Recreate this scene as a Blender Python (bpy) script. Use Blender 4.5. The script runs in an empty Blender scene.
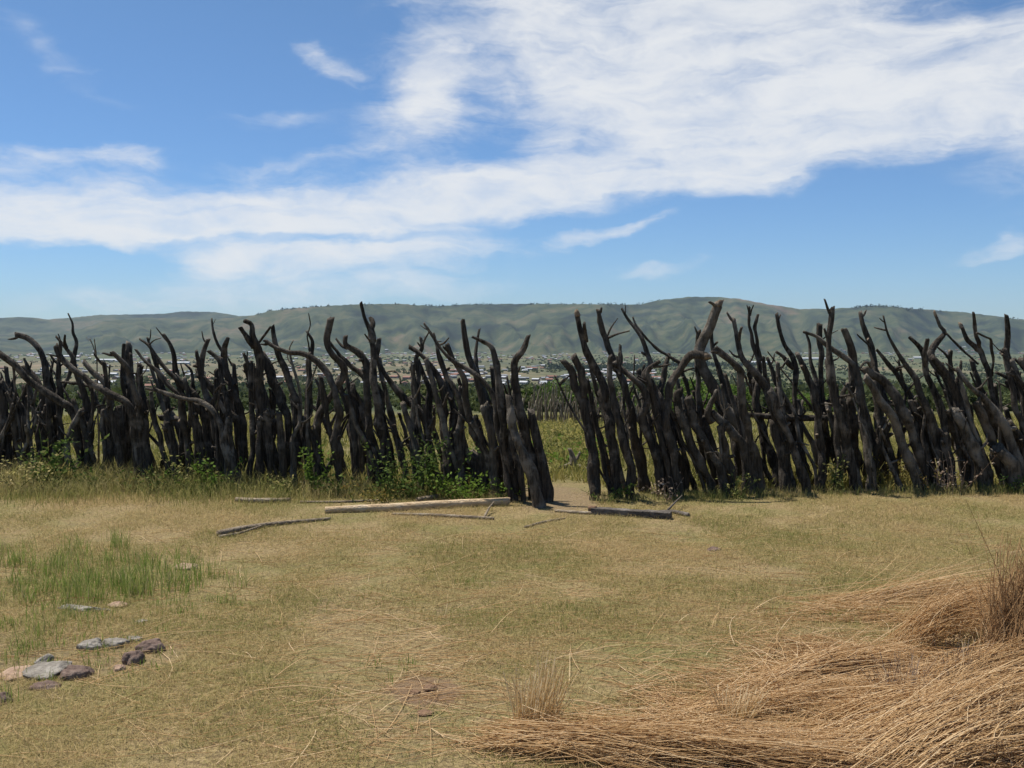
import bpy, math
import numpy as np
from mathutils import Vector

scene = bpy.context.scene
COL = scene.collection
R = math.radians
F = 1024.0                      # focal length in pixels (36 mm lens on a 36 mm sensor)
PITCH = math.atan(48 / F)       # the camera looks slightly down
EYE = 1.6
rng = np.random.default_rng(11)

# ------------------------------------------------------------------ helpers
def tag(o, label=None, cat=None, group=None, kind=None):
    if label: o['label'] = label
    if cat: o['category'] = cat
    if group: o['group'] = group
    if kind: o['kind'] = kind
    return o

def empty(name, loc, label=None, cat=None, group=None):
    o = bpy.data.objects.new(name, None)
    o.empty_display_size = 0.1
    COL.objects.link(o)
    o.location = loc
    return tag(o, label, cat, group)

def make_mesh(name, verts, faces, mats, smooth=True, mat_idx=None):
    """faces: list of int arrays (M,k)"""
    me = bpy.data.meshes.new(name)
    verts = np.asarray(verts, dtype=np.float32)
    if not isinstance(faces, list): faces = [faces]
    faces = [np.asarray(f, dtype=np.int32) for f in faces if len(f)]
    tot = np.concatenate([np.full(len(f), f.shape[1], dtype=np.int32) for f in faces])
    idx = np.concatenate([f.ravel() for f in faces])
    start = np.concatenate([[0], np.cumsum(tot)[:-1]]).astype(np.int32)
    me.vertices.add(len(verts)); me.vertices.foreach_set('co', verts.ravel())
    me.loops.add(len(idx)); me.loops.foreach_set('vertex_index', idx)
    me.polygons.add(len(tot)); me.polygons.foreach_set('loop_start', start)
    me.polygons.foreach_set('loop_total', tot)
    if mat_idx is not None: me.polygons.foreach_set('material_index', np.asarray(mat_idx, dtype=np.int32))
    me.polygons.foreach_set('use_smooth', np.full(len(tot), smooth, dtype=bool))
    for m in (mats if isinstance(mats, (list, tuple)) else [mats]): me.materials.append(m)
    me.update(calc_edges=True); me.validate()
    return me

def link(name, me, parent=None, loc=None):
    o = bpy.data.objects.new(name, me)
    COL.objects.link(o)
    if parent is not None: o.parent = parent
    if loc is not None: o.location = loc
    return o

def copy_thing(o, parent=None):
    c = o.copy(); COL.objects.link(c)
    if parent is not None: c.parent = parent
    for ch in list(o.children): copy_thing(ch, c)
    return c

def hash2(ix, iy, seed):
    h = np.sin(ix * 127.1 + iy * 311.7 + seed * 74.7) * 43758.5453
    return h - np.floor(h)

def vnoise(x, y, seed=0):
    x = np.asarray(x, dtype=np.float64); y = np.asarray(y, dtype=np.float64)
    ix = np.floor(x); iy = np.floor(y); fx = x - ix; fy = y - iy
    fx = fx * fx * (3 - 2 * fx); fy = fy * fy * (3 - 2 * fy)
    a = hash2(ix, iy, seed); b = hash2(ix + 1, iy, seed); c = hash2(ix, iy + 1, seed); d = hash2(ix + 1, iy + 1, seed)
    return (a * (1 - fx) + b * fx) * (1 - fy) + (c * (1 - fx) + d * fx) * fy

def fbm(x, y, seed=0, oct=4):
    s = 0; a = 0.5
    for k in range(oct):
        s = s + a * vnoise(x * 2 ** k, y * 2 ** k, seed + k); a *= 0.5
    return s

# pixel -> world
_up = Vector((0, math.sin(PITCH), math.cos(PITCH))); _fw = Vector((0, math.cos(PITCH), -math.sin(PITCH)))
def ray(px, py):
    return Vector(((px - 512) / F, 0, 0)) + _up * ((384 - py) / F) + _fw
def at(px, py, d):              # the point of that ray at world y = d
    r = ray(px, py); t = d / r.y
    return Vector((r.x * t, d, EYE + r.z * t))
SLOPE_Y = [-60, 0, 10.6, 14, 25, 43, 60, 100, 200, 400, 700, 1000, 1500, 2000, 3000, 5000, 20000]
SLOPE_Z = [0.3, 0, 0, -0.12, -0.85, -2.05, -3.1, -5.7, -12, -23, -36, -46, -58, -63, -67, -69, -69]
def ground_z(x, y):
    y = np.asarray(y, dtype=np.float64); x = np.asarray(x, dtype=np.float64)
    z = np.interp(y, SLOPE_Y, SLOPE_Z)
    z = z + 0.05 * (fbm(x * 0.35, y * 0.35, 5, 3) - 0.45) * np.clip(1, 0, 1)
    far = np.clip((y - 60) / 600, 0, 1)
    z = z + far * 4.0 * (fbm(x * 0.004, y * 0.004, 9, 3) - 0.45)
    return z
def G(px, py):                  # where that ray meets the ground
    r = ray(px, py)
    lo, hi = 1.0, 4000.0
    for _ in range(60):
        m = (lo + hi) / 2
        if EYE + r.z * m / r.y > float(ground_z(r.x * m / r.y, m)): lo = m
        else: hi = m
    p = at(px, py, lo); p.z = float(ground_z(p.x, p.y)); return p

# ------------------------------------------------------------------ materials
class NT:
    def __init__(s, mat):
        s.t = mat.node_tree; s.n = s.t.nodes; s.l = s.t.links
    def add(s, typ, **kw):
        nd = s.n.new(typ)
        for k, v in kw.items(): setattr(nd, k, v)
        return nd
    def link(s, a, b): s.l.new(a, b)
    def setin(s, sock, v):
        if hasattr(v, 'is_linked') or isinstance(v, bpy.types.NodeSocket): s.link(v, sock)
        else: sock.default_value = v
    def math(s, op, a, b=0.0, c=None, clamp=False):
        nd = s.add('ShaderNodeMath', operation=op, use_clamp=clamp)
        s.setin(nd.inputs[0], a); s.setin(nd.inputs[1], b)
        if c is not None: s.setin(nd.inputs[2], c)
        return nd.outputs[0]
    def maprange(s, v, a, b, c=0.0, d=1.0, smooth=True):
        nd = s.add('ShaderNodeMapRange', interpolation_type='SMOOTHSTEP' if smooth else 'LINEAR')
        s.setin(nd.inputs[0], v)
        for i, q in enumerate((a, b, c, d)): nd.inputs[i + 1].default_value = q
        return nd.outputs[0]
    def noise(s, vec, scale, detail=4, rough=0.55, dist=0.0):
        nd = s.add('ShaderNodeTexNoise'); s.link(vec, nd.inputs['Vector'])
        nd.inputs['Scale'].default_value = scale; nd.inputs['Detail'].default_value = detail
        nd.inputs['Roughness'].default_value = rough; nd.inputs['Distortion'].default_value = dist
        return nd.outputs[0]
    def mapping(s, vec, scale=(1, 1, 1), loc=(0, 0, 0), rot=(0, 0, 0), typ='POINT'):
        nd = s.add('ShaderNodeMapping', vector_type=typ); s.link(vec, nd.inputs[0])
        nd.inputs['Location'].default_value = loc; nd.inputs['Rotation'].default_value = rot; nd.inputs['Scale'].default_value = scale
        return nd.outputs[0]
    def mix(s, f, a, b, blend='MIX'):
        nd = s.add('ShaderNodeMix', data_type='RGBA', blend_type=blend)
        s.setin(nd.inputs[0], f)
        for sock, v in ((nd.inputs[6], a), (nd.inputs[7], b)):
            s.setin(sock, (*v, 1) if isinstance(v, tuple) and len(v) == 3 else v)
        return nd.outputs[2]
    def ramp(s, f, stops, interp='LINEAR'):
        nd = s.add('ShaderNodeValToRGB'); nd.color_ramp.interpolation = interp
        el = nd.color_ramp.elements
        while len(el) < len(stops): el.new(0.5)
        for e, (p, c) in zip(el, stops): e.position = p; e.color = (*c, 1)
        s.setin(nd.inputs[0], f); return nd.outputs[0]
    def bump(s, h, strength, dist):
        nd = s.add('ShaderNodeBump'); nd.inputs['Strength'].default_value = strength; nd.inputs['Distance'].default_value = dist
        s.link(h, nd.inputs['Height']); return nd.outputs[0]

def new_mat(name):
    m = bpy.data.materials.new(name); m.use_nodes = True
    nt = NT(m); b = nt.n['Principled BSDF']; b.inputs['Roughness'].default_value = 0.9
    b.inputs['Specular IOR Level'].default_value = 0.2
    return m, nt, b

def bark_mat(name, dark, mid, pale, pale_amt, axis=(1, 1, 0.13)):
    m, nt, b = new_mat(name)
    tc = nt.add('ShaderNodeTexCoord').outputs['Object']
    oi = nt.add('ShaderNodeObjectInfo').outputs['Random']
    vec = nt.mapping(tc, scale=axis)
    n1 = nt.noise(vec, 42, 6, 0.65, 0.6)
    n2 = nt.noise(tc, 5, 4, 0.6)
    c = nt.mix(nt.maprange(n1, 0.36, 0.62), dark, mid)
    c = nt.mix(nt.math('MULTIPLY', nt.maprange(n2, 0.62 - pale_amt * 0.25, 0.78 - pale_amt * 0.2), 0.75), c, pale)
    c = nt.mix(nt.math('MULTIPLY', oi, 0.35), c, (mid[0] * 1.2, mid[1] * 1.15, mid[2] * 1.05))
    nt.link(c, b.inputs['Base Color'])
    nt.link(nt.bump(nt.math('ADD', n1, nt.math('MULTIPLY', nt.noise(tc, 60, 3), 0.35)), 1.0, 0.03), b.inputs['Normal'])
    return m
M = {}
M['bark'] = bark_mat('dark_bark', (0.011, 0.009, 0.007), (0.080, 0.065, 0.050), (0.24, 0.205, 0.165), 0.5)
M['bark_pale'] = bark_mat('grey_bark', (0.018, 0.015, 0.011), (0.12, 0.099, 0.076), (0.29, 0.25, 0.2), 0.7)
M['bark_far'] = bark_mat('weathered_stake', (0.09, 0.075, 0.05), (0.24, 0.2, 0.145), (0.42, 0.37, 0.3), 0.5)
M['cutwood'] = bark_mat('cut_wood', (0.14, 0.10, 0.07), (0.26, 0.20, 0.14), (0.36, 0.30, 0.23), 0.4)
M['peeled'] = bark_mat('peeled_wood', (0.34, 0.23, 0.13), (0.62, 0.47, 0.30), (0.74, 0.62, 0.46), 0.5, (0.13, 1, 1))
M['oldwood'] = bark_mat('grey_dead_wood', (0.14, 0.105, 0.07), (0.32, 0.255, 0.18), (0.46, 0.39, 0.29), 0.4, (0.13, 1, 1))
M['beam'] = bark_mat('dark_timber', (0.06, 0.052, 0.046), (0.16, 0.135, 0.112), (0.27, 0.235, 0.2), 0.35, (0.13, 1, 1))

def leaf_mat(name, stops, noise_scale=0.0, trans=0.35, patch=None):
    m, nt, b = new_mat(name)
    g = nt.add('ShaderNodeNewGeometry')
    f = g.outputs['Random Per Island']
    if noise_scale:
        n = nt.noise(g.outputs['Position'], noise_scale, 4, 0.6)
        f = nt.math('ADD', nt.math('MULTIPLY', f, 0.55), nt.maprange(n, 0.3, 0.7, 0.0, 0.45))
    c = nt.ramp(f, stops)
    nt.link(c, b.inputs['Base Color'])
    tr = nt.add('ShaderNodeBsdfTranslucent'); nt.link(c, tr.inputs[0])
    mx = nt.add('ShaderNodeMixShader'); mx.inputs[0].default_value = trans
    nt.link(b.outputs[0], mx.inputs[1]); nt.link(tr.outputs[0], mx.inputs[2])
    nt.link(mx.outputs[0], nt.n['Material Output'].inputs[0])
    return m
M['grass'] = leaf_mat('dry_lawn_blades', [(0.0, (0.15, 0.185, 0.042)), (0.3, (0.25, 0.235, 0.075)), (0.48, (0.41, 0.32, 0.135)), (0.75, (0.54, 0.415, 0.21)), (1, (0.40, 0.26, 0.135))], 0.75, 0.42)
M['tall_grass'] = leaf_mat('tall_grass_blades', [(0.0, (0.13, 0.17, 0.04)), (0.35, (0.24, 0.24, 0.075)), (0.7, (0.40, 0.34, 0.14)), (1, (0.50, 0.40, 0.21))], 0.8, 0.45)
M['green_grass'] = leaf_mat('green_grass_blades', [(0.0, (0.15, 0.23, 0.04)), (0.5, (0.22, 0.28, 0.065)), (0.75, (0.33, 0.32, 0.10)), (1, (0.48, 0.40, 0.2))], 0, 0.5)
M['weeds'] = leaf_mat('kraal_weeds', [(0.0, (0.09, 0.12, 0.028)), (0.4, (0.22, 0.21, 0.055)), (0.75, (0.36, 0.30, 0.095)), (1, (0.42, 0.33, 0.14))], 0.35, 0.4)
M['leaf'] = leaf_mat('weed_leaves', [(0.0, (0.05, 0.09, 0.018)), (0.6, (0.10, 0.15, 0.03)), (1, (0.17, 0.19, 0.055))])
M['leaf_bright'] = leaf_mat('bright_weed_leaves', [(0.0, (0.09, 0.16, 0.02)), (1, (0.17, 0.24, 0.04))])
M['leaf_yellow'] = leaf_mat('yellow_weed_leaves', [(0.0, (0.17, 0.15, 0.03)), (0.6, (0.25, 0.19, 0.045)), (1, (0.28, 0.17, 0.06))])
M['dry_twig'] = leaf_mat('dry_weed_stems', [(0.0, (0.26, 0.18, 0.13)), (0.6, (0.40, 0.30, 0.22)), (1, (0.52, 0.43, 0.33))], 0, 0.45)
M['bush'] = leaf_mat('bush_leaves', [(0.0, (0.075, 0.095, 0.032)), (0.6, (0.12, 0.14, 0.05)), (1, (0.18, 0.18, 0.075))])
M['bush_bright'] = leaf_mat('bright_bush_leaves', [(0.0, (0.06, 0.11, 0.018)), (0.6, (0.10, 0.16, 0.028)), (1, (0.15, 0.19, 0.045))])
M['scrub'] = leaf_mat('valley_scrub', [(0.0, (0.04, 0.058, 0.02)), (0.6, (0.075, 0.09, 0.032)), (1, (0.12, 0.125, 0.05))], 0.006)
M['wood'] = leaf_mat('ridge_wood', [(0.0, (0.022, 0.036, 0.016)), (1, (0.05, 0.065, 0.028))])
M['straw_brown'] = leaf_mat('brown_straw', [(0.0, (0.18, 0.09, 0.04)), (0.5, (0.32, 0.18, 0.08)), (1, (0.52, 0.34, 0.17))], 0, 0.3)
M['stubble'] = leaf_mat('pale_stubble', [(0.0, (0.66, 0.5, 0.28)), (0.6, (0.8, 0.66, 0.42)), (1, (0.86, 0.75, 0.54))], 0, 0.5)
M['straw'] = leaf_mat('straw', [(0.0, (0.34, 0.195, 0.09)), (0.3, (0.55, 0.365, 0.175)), (0.65, (0.70, 0.50, 0.27)), (1, (0.83, 0.67, 0.44))], 0, 0.4)

def stone_mat(name, a, b_, c_):
    m, nt, b = new_mat(name)
    tc = nt.add('ShaderNodeTexCoord').outputs['Object']
    n = nt.noise(tc, 9, 6, 0.65); n2 = nt.noise(tc, 45, 4, 0.6)
    c = nt.ramp(nt.math('ADD', nt.math('MULTIPLY', n, 0.7), nt.math('MULTIPLY', n2, 0.3)), [(0.3, a), (0.5, b_), (0.68, c_)])
    nt.link(c, b.inputs['Base Color'])
    nt.link(nt.bump(nt.math('ADD', n, n2), 0.8, 0.015), b.inputs['Normal'])
    return m
M['stone_grey'] = stone_mat('grey_stone', (0.10, 0.085, 0.066), (0.235, 0.208, 0.172), (0.40, 0.365, 0.31))
M['stone_brown'] = stone_mat('brown_stone', (0.07, 0.046, 0.036), (0.155, 0.105, 0.082), (0.27, 0.205, 0.165))
M['stone_pink'] = stone_mat('pink_stone', (0.2, 0.13, 0.085), (0.34, 0.23, 0.16), (0.42, 0.31, 0.22))
M['earth'] = stone_mat('red_earth', (0.11, 0.06, 0.034), (0.19, 0.115, 0.068), (0.27, 0.17, 0.10))

def plain(name, c, rough=0.7, var=0.15):
    m, nt, b = new_mat(name)
    tc = nt.add('ShaderNodeTexCoord').outputs['Object']
    n = nt.noise(tc, 1.3, 4)
    nt.link(nt.mix(nt.maprange(n, 0.3, 0.7), tuple(q * (1 - var) for q in c), tuple(min(1, q * (1 + var)) for q in c)), b.inputs['Base Color'])
    b.inputs['Roughness'].default_value = rough
    return m
M['wall_cream'] = plain('cream_plaster', (0.36, 0.30, 0.23)); M['wall_pink'] = plain('pink_plaster', (0.32, 0.21, 0.155))
M['wall_white'] = plain('white_plaster', (0.48, 0.46, 0.43)); M['wall_brown'] = plain('mud_brick', (0.27, 0.18, 0.125))
M['roof_white'] = plain('pale_metal_roof', (0.44, 0.45, 0.46), 0.5); M['roof_rust'] = plain('rusty_metal_roof', (0.22, 0.11, 0.075))
M['roof_grey'] = plain('grey_metal_roof', (0.25, 0.255, 0.26), 0.5); M['roof_dark'] = plain('dark_roof', (0.09, 0.08, 0.08))

# ground: short dry lawn, greener kraal, olive and tan valley
m, nt, b = new_mat('ground'); M['ground'] = m
pos = nt.add('ShaderNodeNewGeometry').outputs['Position']
xyz = nt.add('ShaderNodeSeparateXYZ'); nt.link(pos, xyz.inputs[0])
X, Y = xyz.outputs[0], xyz.outputs[1]
n_big = nt.noise(pos, 0.55, 5, 0.6); n_mid = nt.noise(pos, 3.2, 5, 0.6); n_fine = nt.noise(pos, 42, 5, 0.7); n_v = nt.noise(nt.mapping(pos, scale=(1, 0.55, 1)), 140, 3, 0.7)
fine = nt.math('ADD', nt.math('MULTIPLY', n_fine, 0.6), nt.math('MULTIPLY', n_v, 0.4))
lawn = nt.ramp(fine, [(0.32, (0.075, 0.05, 0.025)), (0.45, (0.195, 0.14, 0.066)), (0.55, (0.33, 0.245, 0.115)), (0.68, (0.52, 0.40, 0.215))])
green = nt.ramp(fine, [(0.32, (0.06, 0.06, 0.02)), (0.48, (0.165, 0.155, 0.05)), (0.66, (0.31, 0.26, 0.10))])
lawn = nt.mix(nt.math('MULTIPLY', nt.maprange(nt.math('ADD', n_big, nt.math('MULTIPLY', n_mid, 0.5)), 0.68, 0.88), 0.8), lawn, green)
soil = nt.ramp(fine, [(0.3, (0.11, 0.075, 0.042)), (0.55, (0.24, 0.172, 0.095)), (0.75, (0.36, 0.27, 0.16))])
lawn = nt.mix(nt.math('MULTIPLY', nt.maprange(n_mid, 0.56, 0.70), 0.75), lawn, soil)
def blob(cx, cy, rx, ry):
    dx = nt.math('DIVIDE', nt.math('SUBTRACT', X, cx), rx); dy = nt.math('DIVIDE', nt.math('SUBTRACT', Y, cy), ry)
    r2 = nt.math('ADD', nt.math('MULTIPLY', dx, dx), nt.math('MULTIPLY', dy, dy))
    return nt.maprange(nt.math('ADD', r2, nt.math('MULTIPLY', nt.math('SUBTRACT', nt.math('ADD', nt.math('MULTIPLY', n_mid, 0.7), nt.math('MULTIPLY', n_fine, 0.3)), 0.5), 4.0)), 1.2, 0.3)
lawn = nt.mix(nt.math('MULTIPLY', blob(0.5, 10.1, 0.5, 0.9), 0.8), lawn, soil)
p_ = G(425, 692); lawn = nt.mix(nt.math('MULTIPLY', blob(p_.x, p_.y, 0.17, 0.24), 0.75), lawn, (0.19, 0.115, 0.07))
p_ = G(60, 655); lawn = nt.mix(nt.math('MULTIPLY', blob(p_.x, p_.y, 0.7, 0.5), 0.6), lawn, soil)
kraal = nt.ramp(nt.math('ADD', nt.math('MULTIPLY', n_big, 0.6), nt.math('MULTIPLY', n_fine, 0.4)), [(0.35, (0.07, 0.07, 0.022)), (0.5, (0.15, 0.13, 0.043)), (0.65, (0.23, 0.175, 0.075))])
v1 = nt.noise(nt.mapping(pos, scale=(1, 0.5, 1)), 0.0045, 7, 0.62); v2 = nt.noise(pos, 0.03, 5, 0.65)
valley = nt.ramp(nt.math('ADD', nt.math('MULTIPLY', v1, 0.7), nt.math('MULTIPLY', v2, 0.3)), [(0.36, (0.035, 0.048, 0.018)), (0.46, (0.062, 0.074, 0.026)), (0.55, (0.098, 0.097, 0.040)), (0.64, (0.17, 0.128, 0.07))])
town = nt.ramp(v2, [(0.35, (0.07, 0.075, 0.03)), (0.5, (0.165, 0.125, 0.068)), (0.65, (0.27, 0.19, 0.12))])
tw = nt.math('MULTIPLY', nt.maprange(X, 260, -200), nt.math('MULTIPLY', nt.maprange(Y, 800, 1150), nt.maprange(Y, 3200, 2300)))
valley = nt.mix(nt.math('MULTIPLY', tw, nt.maprange(v1, 0.42, 0.6, 0.35, 0.9)), valley, town)
c = nt.mix(nt.maprange(nt.math('ADD', Y, nt.math('MULTIPLY', n_big, 1.0)), 10.9, 12.6), lawn, kraal)
c = nt.mix(nt.maprange(Y, 43, 110), c, valley)
nt.link(c, b.inputs['Base Color'])
nearf = nt.maprange(Y, 60, 15)
nt.link(nt.bump(nt.math('MULTIPLY', fine, nearf), 0.9, 0.03), b.inputs['Normal'])

m, nt, b = new_mat('hill_grass'); M['hill'] = m
pos = nt.add('ShaderNodeNewGeometry').outputs['Position']
h1 = nt.noise(nt.mapping(pos, scale=(1, 1.5, 1.5)), 0.0026, 9, 0.68); h2 = nt.noise(nt.mapping(pos, scale=(1, 0.5, 1.5)), 0.012, 6, 0.68)
h0 = nt.noise(nt.mapping(pos, scale=(1, 0.5, 2.0)), 0.0009, 4, 0.6)
f = nt.math('ADD', nt.math('ADD', nt.math('MULTIPLY', h1, 0.5), nt.math('MULTIPLY', h2, 0.3)), nt.math('MULTIPLY', h0, 0.2))
c = nt.ramp(f, [(0.42, (0.009, 0.015, 0.008)), (0.46, (0.022, 0.032, 0.014)), (0.50, (0.044, 0.056, 0.022)), (0.55, (0.075, 0.074, 0.034)), (0.62, (0.14, 0.098, 0.062))])
spots = nt.maprange(nt.noise(pos, 0.016, 6, 0.78), 0.52, 0.60)
c = nt.mix(nt.math('MULTIPLY', spots, 0.65), c, (0.025, 0.04, 0.016))
nt.link(c, b.inputs['Base Color'])

# ------------------------------------------------------------------ camera, sun, sky
cam_d = bpy.data.cameras.new('camera'); cam = bpy.data.objects.new('camera', cam_d); COL.objects.link(cam)
cam_d.sensor_width = 36; cam_d.lens = 36; cam_d.clip_start = 0.05; cam_d.clip_end = 40000
cam.location = (0, 0, EYE); cam.rotation_euler = (math.pi / 2 - PITCH, 0, 0)
scene.camera = cam

SUN_EL, SUN_AZ = 66.0, -58.0            # azimuth from +Y (beyond the fence), positive to the right
sd = bpy.data.lights.new('sun', 'SUN'); sd.energy = 4.9; sd.angle = R(0.53); sd.color = (1.0, 0.955, 0.88)
so = bpy.data.objects.new('sun', sd); COL.objects.link(so)
sv = Vector((math.sin(R(SUN_AZ)) * math.cos(R(SUN_EL)), math.cos(R(SUN_AZ)) * math.cos(R(SUN_EL)), math.sin(R(SUN_EL))))
so.rotation_euler = sv.to_track_quat('Z', 'Y').to_euler(); so.location = (0, 0, 30)

w = bpy.data.worlds.new('World'); scene.world = w; w.use_nodes = True
class WN(NT): pass
nt = NT(w); bg = nt.n['Background']; bg.inputs['Strength'].default_value = 0.080
sky = nt.add('ShaderNodeTexSky', sky_type='NISHITA', sun_disc=False)
sky.sun_elevation = R(SUN_EL); sky.sun_rotation = R(SUN_AZ); sky.altitude = 900; sky.air_density = 1.0; sky.dust_density = 0.25; sky.ozone_density = 2.0
dirv = nt.add('ShaderNodeTexCoord').outputs['Generated']
xyz = nt.add('ShaderNodeSeparateXYZ'); nt.link(dirv, xyz.inputs[0])
az = nt.math('MULTIPLY', nt.math('ARCTAN2', xyz.outputs[0], xyz.outputs[1]), 180 / math.pi)
el = nt.math('MULTIPLY', nt.math('ARCSINE', xyz.outputs[2]), 180 / math.pi)
cmb = nt.add('ShaderNodeCombineXYZ'); nt.link(az, cmb.inputs[0]); nt.link(el, cmb.inputs[1])
P0 = cmb.outputs[0]
# wind-drawn warp
wn = nt.add('ShaderNodeTexNoise'); nt.link(nt.mapping(P0, scale=(0.11, 0.22, 1), rot=(0, 0, R(-12))), wn.inputs['Vector']); wn.inputs['Scale'].default_value = 1; wn.inputs['Detail'].default_value = 5; wn.inputs['Roughness'].default_value = 0.58
vs = nt.add('ShaderNodeVectorMath', operation='SUBTRACT'); nt.link(wn.outputs['Color'], vs.inputs[0]); vs.inputs[1].default_value = (0.5, 0.5, 0.5)
vm = nt.add('ShaderNodeVectorMath', operation='MULTIPLY'); nt.link(vs.outputs[0], vm.inputs[0]); vm.inputs[1].default_value = (9, 4.2, 0)
va = nt.add('ShaderNodeVectorMath', operation='ADD'); nt.link(P0, va.inputs[0]); nt.link(vm.outputs[0], va.inputs[1])
PW = va.outputs[0]
def azel(px, py):
    r = ray(px, py).normalized()
    return math.degrees(math.atan2(r.x, r.y)), math.degrees(math.asin(r.z))
CL = [(740, 82, 360, 92, 6, 1.0), (610, 55, 270, 90, 10, .85), (500, 20, 120, 60, 0, .6), (930, 78, 260, 70, 0, .85), (640, 172, 290, 32, 5, .95),
      (425, 110, 70, 62, 38, .7), (180, 225, 320, 42, 2, 1.05), (40, 200, 140, 48, -5, .75), (70, 148, 120, 14, 4, .5), (390, 205, 300, 34, 5, 1.0),
      (375, 256, 210, 24, 4, .95), (310, 165, 130, 17, 5, .5), (320, 57, 44, 15, -15, .6), (270, 114, 60, 13, 8, .42), (290, 293, 290, 22, 3, .8),
      (605, 237, 75, 11, 18, .6), (1000, 241, 44, 13, 10, .75), (655, 267, 60, 9, 0, .5), (800, 172, 130, 16, 7, .6), (70, 55, 120, 22, -28, .3), (130, 156, 50, 14, 0, .5),
      (215, 265, 40, 16, 10, .6), (1150, 90, 200, 110, 0, .9), (-130, 215, 200, 45, 0, .8), (800, -90, 420, 90, 4, .6), 
      (492, 96, 60, 55, 40, -.62), (452, 148, 95, 26, 8, -.45), (735, 150, 60, 8, 0, -.35), (985, 0, 130, 28, 0, -.5), (480, 60, 30, 60, 30, -.2), (300, 243, 170, 8, 4, -.6), (560, 228, 90, 8, 8, -.4), (110, 262, 110, 12, 0, -.5)]
tot = None
for (cx, cy, rx, ry, an, st) in CL:
    a, e = azel(cx, cy)
    mp = nt.mapping(PW, typ='TEXTURE', loc=(a, e, 0), rot=(0, 0, R(an)), scale=(rx * 0.0545, ry * 0.0545, 1))
    ln = nt.add('ShaderNodeVectorMath', operation='LENGTH'); nt.link(mp, ln.inputs[0])
    v = nt.math('MULTIPLY', nt.maprange(ln.outputs['Value'], 1.35, 0.0), st)
    tot = v if tot is None else nt.math('ADD', tot, v)
tot = nt.math('MULTIPLY', nt.math('MINIMUM', tot, 1.15), 1.0)
streak = nt.noise(nt.mapping(PW, scale=(0.085, 0.5, 1), rot=(0, 0, R(-10))), 1.3, 10, 0.66, 0.5)
puff = nt.noise(nt.mapping(P0, scale=(0.16, 0.3, 1), rot=(0, 0, R(14))), 1.7, 8, 0.6, 0.7)
dn = nt.math('ADD', nt.math('MULTIPLY', streak, 0.62), nt.math('MULTIPLY', puff, 0.38))
dens = nt.math('ADD', tot, nt.math('MULTIPLY', nt.math('SUBTRACT', dn, 0.525), 2.7))
# keep noise-made cirrus from appearing where the sky is clear
dens = nt.math('MULTIPLY', nt.maprange(dens, 0.0, 1.4), nt.maprange(tot, 0.02, 0.4))
dens = nt.math('MULTIPLY', dens, 0.92)
hs = nt.add('ShaderNodeHueSaturation'); hs.inputs['Saturation'].default_value = 1.12; nt.link(sky.outputs[0], hs.inputs['Color'])
CLOUD = 8.4
lowtint = nt.mix(nt.maprange(el, -2, 26), (0.60, 0.80, 1.10), (0.94, 1.0, 1.02))
skyc = nt.mix(1.0, hs.outputs[0], lowtint, 'MULTIPLY')
colr = nt.mix(dens, skyc, (CLOUD * 0.97, CLOUD * 0.985, CLOUD))
nt.link(colr, bg.inputs['Color'])

scene.render.engine = 'CYCLES'
scene.view_settings.view_transform = 'Standard'; scene.view_settings.look = 'None'
scene.view_settings.exposure = 0.38; scene.view_settings.gamma = 1
scene.cycles.volume_bounces = 0; scene.cycles.max_bounces = 6; scene.cycles.transparent_max_bounces = 8

# ------------------------------------------------------------------ ground, hills, haze
rows = np.concatenate([np.linspace(-40, 2, 12, endpoint=False), np.linspace(2, 14, 90, endpoint=False), np.geomspace(14, 9000, 170)])
tt = np.linspace(-1, 1, 181)
TT, YY = np.meshgrid(tt, rows)
XX = TT * (14 + np.abs(YY) * 1.3)
ZZ = ground_z(XX, YY)
def grid_faces(nr, nc):
    i = np.arange(nr - 1)[:, None] * nc + np.arange(nc - 1)[None]
    i = i.ravel(); return np.stack([i, i + 1, i + nc + 1, i + nc], 1)
o = link('ground', make_mesh('ground', np.stack([XX, YY, ZZ], -1).reshape(-1, 3), grid_faces(*XX.shape), M['ground']))
tag(o, 'dry cropped lawn falling away beyond the fence into a wide valley', kind='structure')

def range_of_hills(name, ridge, r_ridge, r_foot, r_back, seed, label, gully):
    px = np.linspace(-420, 1444, 620)
    ry = np.interp(px, [a for a, _ in ridge], [b for _, b in ridge])
    t = np.concatenate([np.linspace(0, 1, 60), np.linspace(1.04, 2, 12)])
    V = []
    rr = vnoise(px * 0.02, px * 0, seed + 3)
    rid = r_ridge * (0.94 + 0.12 * rr)
    topz = EYE + (336 - ry) / F * rid + 1.2 * (vnoise(px * 0.35, px * 0, seed + 8) - 0.5) * 4
    dirx = (px - 512) / F
    for k in t:
        if k <= 1:
            d = r_foot + (rid - r_foot) * k
            prof = k ** 1.25 * (1 - 0.18 * (1 - k)) if True else k
            warp = fbm(px * 0.011 + 0.9 * k, np.full_like(px, k * 2.2), seed, 5) - 0.47
            spur = np.abs(fbm(px * 0.022 + 0.7 * k, np.full_like(px, k * 1.1), seed + 20, 4) - 0.47)
            z = -72 + (topz + 72) * np.clip(prof + (warp * 0.8 - spur * gully * 1.9) * np.sin(np.pi * min(1, k)) ** 0.8, 0.0, 0.985 if k < 1 else 1)
        else:
            d = rid + (r_back - r_ridge) * (k - 1); z = topz - (topz + 75) * (k - 1) ** 1.2
        V.append(np.stack([dirx * d, d, z], -1))
    V = np.stack(V)
    o = link(name, make_mesh(name, V.reshape(-1, 3), grid_faces(V.shape[0], V.shape[1]), M['hill']))
    tag(o, label, kind='structure'); return V
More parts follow.
